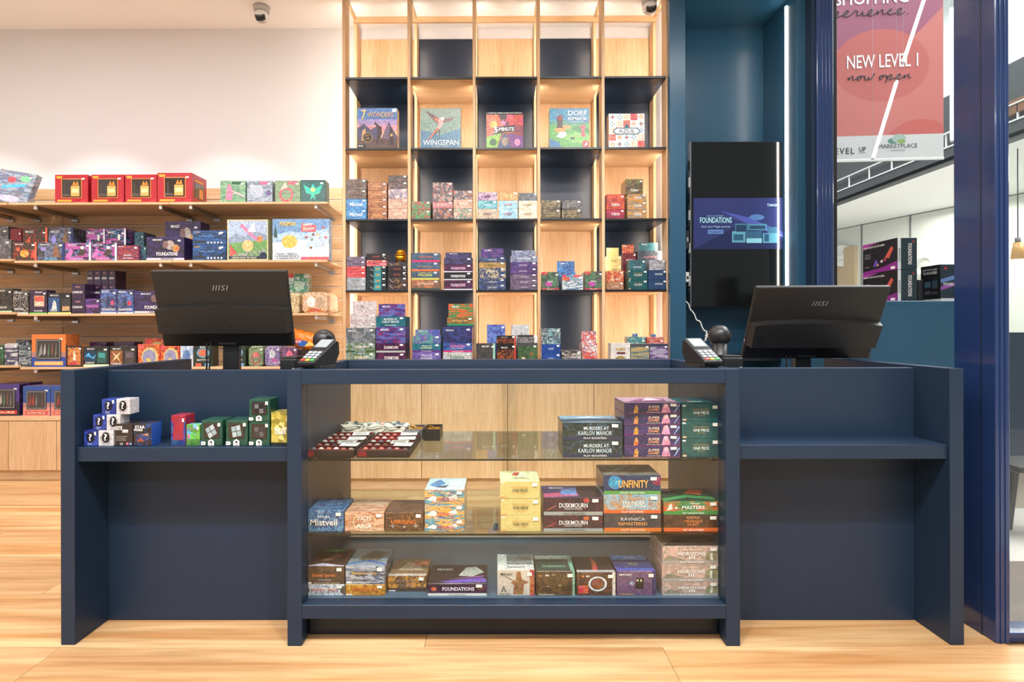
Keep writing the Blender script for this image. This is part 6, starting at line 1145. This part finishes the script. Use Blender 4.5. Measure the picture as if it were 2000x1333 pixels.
# ================================================================== MONITORS, TERMINALS, SCANNERS
def monitor(x, yb, zb, yt, zt, label, w_=.545):
    """back of a desk monitor leaning towards the customer side"""
    hh = math.hypot(zt - zb, yb - yt); tilt = math.atan2(yb - yt, zt - zb)
    r = empty('computer_monitor', (x, yb + .06, DESK)); tag(r, label, 'monitor', 'cashier monitors')
    hd = empty('screen_head', (0, -.06, zb - DESK)); hd.parent = r
    COL.objects.unlink(hd); COL.objects.link(hd)
    hd.rotation_euler[0] = tilt
    s = lbox('shell', r, (0, -.06, zb - DESK), (w_, .02, hh), 'charcoal', .004); s.data.transform(Matrix.Translation((0, .012, hh / 2))); s.rotation_euler[0] = tilt
    bpy.data.objects.remove(hd)
    zs_ = hh * .56
    # lower bulge with a curved top lip
    vs, fs = [], []; n = 16
    for (yy, k0, z0) in ((.003, 1, 0), (-.034, .965, .012)):
        for i in range(n + 1):
            a = i / n * 2 - 1; zt_ = zs_ - .012 * abs(a) ** 3 + (.004 if yy < 0 else .0) ; vs.append((a * w_ / 2 * k0 * .992, yy, zt_ - (.006 if yy < 0 else 0)))
        for i in range(n + 1):
            a = i / n * 2 - 1; vs.append((a * w_ / 2 * k0 * .985, yy, hh * .2 + z0 * .2))
    m_ = n + 1
    def q(l, t_, i): return l * 2 * m_ + t_ * m_ + i
    for i in range(n):
        fs += [[q(1, 0, i), q(1, 1, i), q(1, 1, i + 1), q(1, 0, i + 1)], [q(0, 0, i), q(1, 0, i), q(1, 0, i + 1), q(0, 0, i + 1)], [q(0, 1, i), q(0, 1, i + 1), q(1, 1, i + 1), q(1, 1, i)]]
    fs += [[q(0, 0, 0), q(0, 1, 0), q(1, 1, 0), q(1, 0, 0)], [q(0, 0, n), q(1, 0, n), q(1, 1, n), q(0, 1, n)]]
    b = mesh('rear_cover', vs, fs, 'charcoal', s)
    lbox('port_recess', s, (0, .0, hh * .1), (w_ * .97, .006, hh * .18), 'charcoal_dark', .001)
    text(s, 'IIISI', (0, -.0005, hh * .78), .066, .021, '#8a8a8a', 'logo', bold=.006, shear=.25, space=1.12)
    for k in range(5): lbox('menu_mark', b, (-w_ * .42, -.0345, zs_ - .06 - k * .022), (.022, .001, .003), 'charcoal_dark', 0)
    for a in (-.037, .037):
        for c in (.0, .075): cyl('mount_hole', b, (a, -.0345, hh * .3 + c), .003, .003, .002, 'charcoal_dark', 10, (math.pi / 2, 0, 0))
    lbox('display_panel', s, (0, .0225, hh / 2), (w_ - .012, .001, hh - .014), 'lens_black', 0)
    nk = lbox('stand_neck', r, (.0, -.03, (zb - DESK) / 2 + .02), (.066, .03, zb - DESK + .06), 'black_plastic', .003)
    lbox('cable_clip', r, (0, -.055, zb - DESK + .012), (.075, .03, .012), 'charcoal', .002); lbox('stand_base', r, (0, 0, .006), (.23, .2, .012), 'black_plastic', .004)
    tube('power_cable', r, [(-.09, -.06, zb - DESK + .04), (-.085, -.075, zb - DESK - .02), (-.09, -.06, .1), (-.13, -.03, .05), (-.2, .02, .012)], .0035, 'cable_black')
    tube('video_cable', r, [(-.075, -.06, zb - DESK + .04), (-.06, -.08, zb - DESK - .03), (-.085, -.07, .08), (-.1, .0, .012)], .003, 'cable_black')
    lbox('power_switch', s, (-w_ / 2 + .001, .012, hh * .25), (.004, .008, .008), 'key_grey', .001)
    return r
xl = (P(446, 676, 2.33).x + P(426, 529, 2.24).x) / 2; xr_ = (P(1569, 700, 2.44).x + P(1604, 561, 2.30).x) / 2
monitor(xl, 2.33, PZ(677, 2.33, 446), 2.24, PZ(529, 2.24, 426), 'black monitor seen from behind in front of the slatwall shelves')
monitor(xr_, 2.42, PZ(701, 2.42, 1569), 2.28, PZ(561, 2.28, 1604), 'black monitor seen from behind below the shop window')

def terminal(u, v, d_, label, rz=0.0, s=1.0):
    p = P(u, v, d_); r = empty('card_terminal', (p.x, d_ + .05, ZT), rz); tag(r, label, 'card terminal', 'card terminals')
    tl_ = .55                                            # face leans back towards the customer
    prof = [(-.072, .004), (-.078, .022), (.042, .1), (.06, .094), (.068, .05), (.04, .0), (-.05, .0)]
    vs = [(sx_ * .04 * (1 if 0 < i < 4 else .9), y_, z_) for sx_ in (-1, 1) for i, (y_, z_) in enumerate(prof)]; n = len(prof)
    fs = [list(range(n)), list(range(2 * n - 1, n - 1, -1))] + [[i, n + i, n + (i + 1) % n, (i + 1) % n] for i in range(n)]
    b = mesh('body', [tuple(Vector(q) * s) for q in vs], [f[::-1] for f in fs], 'black_plastic', r)
    md = b.modifiers.new('bevel', 'BEVEL'); md.width = .004; md.segments = 2
    a = math.atan2(.078, .12)
    def onface(nm, fx, fy, sx_, sy_, mat, hgt=.003): # on the sloping face
        o = lbox(nm, r, (fx * s, (-.018 + fy * math.cos(a)) * s, (.061 + .0012 + fy * math.sin(a)) * s), (sx_ * s, sy_ * s, hgt), mat, .0008, (a, 0, 0)); return o
    onface('bezel', 0, .045, .072, .066, 'charcoal_dark', .002); onface('display', 0, .047, .058, .05, 'screen_grey', .004)
    for k in range(3):
        for i in range(3): onface('key', -.022 + i * .022, -.01 - k * .0155, .017, .0115, 'key_grey')
    for i, c_ in enumerate(('#c83a30', '#d8b03a', '#3a9a4a')):
        o = onface('key', -.022 + i * .022, -.0575, .017, .0115, 'ink'); o['ink'] = list(l4(c_))
    lbox('card_slot', r, (0, -.077 * s, .014 * s), (.056 * s, .003, .003), 'charcoal_dark', 0); lbox('grip', r, (0, .0, .004), (.084 * s, .09 * s, .008), 'black_plastic', .003)
    return r
terminal(616, 720, 1.90, 'dark card payment terminal in front of the left orb scanner', -.42, .93)
terminal(1379, 716, 1.92, 'dark card payment terminal in front of the right orb scanner', .3, .93)
def orb(u, v, d_, rpx, label, base):
    p = P(u, v, d_); R = rpx * d_ / F; r = empty('barcode_scanner', (p.x, d_, base)); tag(r, label, 'scanner', 'orb barcode scanners'); z_ = p.z - base
    sphere('orb', r, (0, 0, z_), R, 'black_plastic', 32); cyl('neck', r, (0, 0, (z_ - R * .8) / 2 + .01), .026, .03, max(z_ - R * .8, .02), 'black_plastic', 20); cyl('foot', r, (0, 0, .01), .042, .036, .02, 'black_plastic', 24)
    cyl('scan_window', r, (R * .62, -R * .72, z_ + R * .05), R * .32, R * .3, .008, 'lens_black', 20, (math.pi / 2, 0, .7)); cyl('window_ring', r, (R * .6, -R * .7, z_ + R * .05), R * .37, R * .37, .006, 'charcoal', 20, (math.pi / 2, 0, .7))
orb(633, 665, 2.14, 21.5, 'black ball shaped barcode scanner near the left monitor', ZT); orb(1405, 656, 2.16, 21, 'black ball shaped barcode scanner near the right monitor', DESK)
def printer(u0, u1, v, d_, label):
    x0, x1 = PX(u0, d_, 700), PX(u1, d_, 700); z_ = PZ(v, d_, u0); r = empty('receipt_printer', ((x0 + x1) / 2, d_ + .07, DESK)); tag(r, label, 'printer', 'receipt printers'); w_ = x1 - x0; h = z_ - DESK
    lbox('body', r, (0, 0, h / 2), (w_, .14, h), 'black_plastic', .006); lbox('lid', r, (0, -.01, h + .003), (w_ * .9, .1, .006), 'charcoal', .003); lbox('paper_slot', r, (0, -.062, h + .002), (w_ * .7, .006, .005), 'charcoal_dark', .001); lbox('status_light', r, (w_ * .35, -.071, h * .8), (.008, .002, .004), 'key_grey', 0)
printer(546, 578, 701, 2.06, 'low black receipt printer left of the left card terminal'); printer(1412, 1453, 698, 2.06, 'low black receipt printer right of the right card terminal')
# ------------------------------------------------------------------ display plinth and boxes by the shop window
YPL = 2.76; ZPL = PZ(588, YPL, 1790); xp0 = PX(1702, YPL, 650)
pl = empty('window_plinth', ((xp0 + 2.34) / 2, YPL, 0)); tag(pl, 'dark blue display plinth under the shop window boxes', 'plinth')
part('front_panel', pl, xp0, 2.34, YPL, YPL + .02, 0, ZPL - .02, 'navy_wall'); part('side_panel', pl, xp0, xp0 + .02, YPL + .02, 3.64, 0, ZPL - .02, 'navy_wall'); part('top_board', pl, xp0, 2.34, YPL, 3.64, ZPL - .02, ZPL, 'navy_wall')
def wbox(u0, u1, v0, v1, d_, dep, z_, label):
    x0, x1 = PX(u0, d_, 540), PX(u1, d_, 540); h = (v1 - v0) * d_ / F; w_ = x1 - x0
    o = make_box('wnb', (x0 + x1) / 2, d_, z_, w_, h, dep); o['label'] = label; o['category'] = 'box'; o['group'] = 'boxes in the shop window'
    for c in [c for c in o.children if c.name.startswith('title')]: bpy.data.objects.remove(c)
    return o, w_, h, dep
hb = 62.0
z_ = ZPL
for k, lb in enumerate(('lower tall black game box standing in the shop window', 'upper tall black game box standing in the shop window')):
    o, w_, h, dep = wbox(1753, 1791, 525, 525 + hb, 2.80, .265, z_, lb); z_ += h + .0006
    decal(o, [('r', 0, 0, 1, 1, '#1d3038'), ('r', 0, 0, .17, 1, '#cfd6da'), ('s', .82, .88, .07, .06, 3, '#b8323c')], w_ * .99, h * .99, (0, -dep / 2 - .0004, 0), 'spine_print')
    text(o, 'FOUNDATIONS', (.012, -dep / 2 - .0022, h * .48), h * .66, w_ * .2, W, rot=(0, math.pi / 2, 0), bold=.02); text(o, 'BEGINNER BOX', (-w_ * .41, -dep / 2 - .0022, h * .45), h * .42, w_ * .08, '#2a2a30', rot=(0, math.pi / 2, 0))
    e2 = decal(o, [('r', 0, 0, 1, 1, '#1c1a20'), ('p', [(0, .0), (1, .0), (1, .28), (.5, .12), (0, .06)], '#8a2a8a'), ('p', [(0, 1), (.5, 1), (0, .86)], '#a03a9a'), ('r', .82, .04, .94, .12, W), ('r', .06, .5, .24, .52, '#8a8a90'), ('r', .06, .56, .24, .58, '#8a8a90'), ('r', .06, .62, .24, .64, '#8a8a90'), ('r', .06, .2, .2, .22, '#8a8a90'), ('p', [(.32, .2), (.4, .44), (.5, .2)], '#6a4ab0'), ('p', [(.66, .45), (.84, .78), (.9, .7), (.78, .4)], '#c85a4a'), ('r', .54, .3, .6, .38, '#d8d4dc'), ('r', .62, .34, .7, .42, '#a83a4a'), ('r', .44, .2, .48, .28, '#e09a4a')], dep * .99, h * .99, (-w_ / 2 - .0004, 0, 0), 'back_print'); e2.rotation_euler[2] = -math.pi / 2
    text(o, 'LEARN TO PLAY. PLAY TO LEARN.', (-w_ / 2 - .0035, dep * .14, h * .86), dep * .62, h * .06, W, rot=(0, 0, -math.pi / 2), bold=.02)
o, w_, h, dep = wbox(1837, 1885, 516, 588, 2.80, .13, ZPL, 'black and teal game box beside the corner column')
decal(o, [('r', 0, 0, 1, 1, '#1a2a38'), ('p', [(0, .5), (1, .66), (1, .8), (0, .6)], '#5a7ab0'), ('p', [(0, .3), (1, .5), (1, .56), (0, .4)], '#8a4a9a'), ('r', 0, 0, 1, .08, '#d8d6d4'), ('s', .2, .9, .1, .06, 3, '#b8323c')], w_ * .99, h * .99, (0, -dep / 2 - .0004, 0), 'cover_print'); text(o, 'FOUNDATIONS', (0, -dep / 2 - .003, h * .46), w_ * .8, h * .08, W, bold=.02)
e2 = decal(o, [('r', 0, 0, 1, 1, '#17181c'), ('r', 0, 0, 1, .07, '#d8d6d4'), ('r', .2, .4, .5, .56, '#4a6a80'), ('r', .58, .36, .86, .58, '#3a4a54'), ('r', .2, .2, .5, .3, '#5a5a5e'), ('r', .56, .2, .86, .28, '#4a4a4e')], dep * .99, h * .99, (-w_ / 2 - .0004, 0, 0), 'back_print'); e2.rotation_euler[2] = -math.pi / 2
text(o, 'EVERYTHING YOU NEED', (-w_ / 2 - .003, 0, h * .88), dep * .72, h * .04, W, rot=(0, 0, -math.pi / 2)); text(o, 'TO SUCCEED', (-w_ / 2 - .003, 0, h * .79), dep * .72, h * .07, W, rot=(0, 0, -math.pi / 2), bold=.03)
o, w_, h, dep = wbox(1792.5, 1803, 545, 588, 2.86, .1, ZPL, 'slim grey box between the two black window boxes')
bpy.context.view_layer.update()
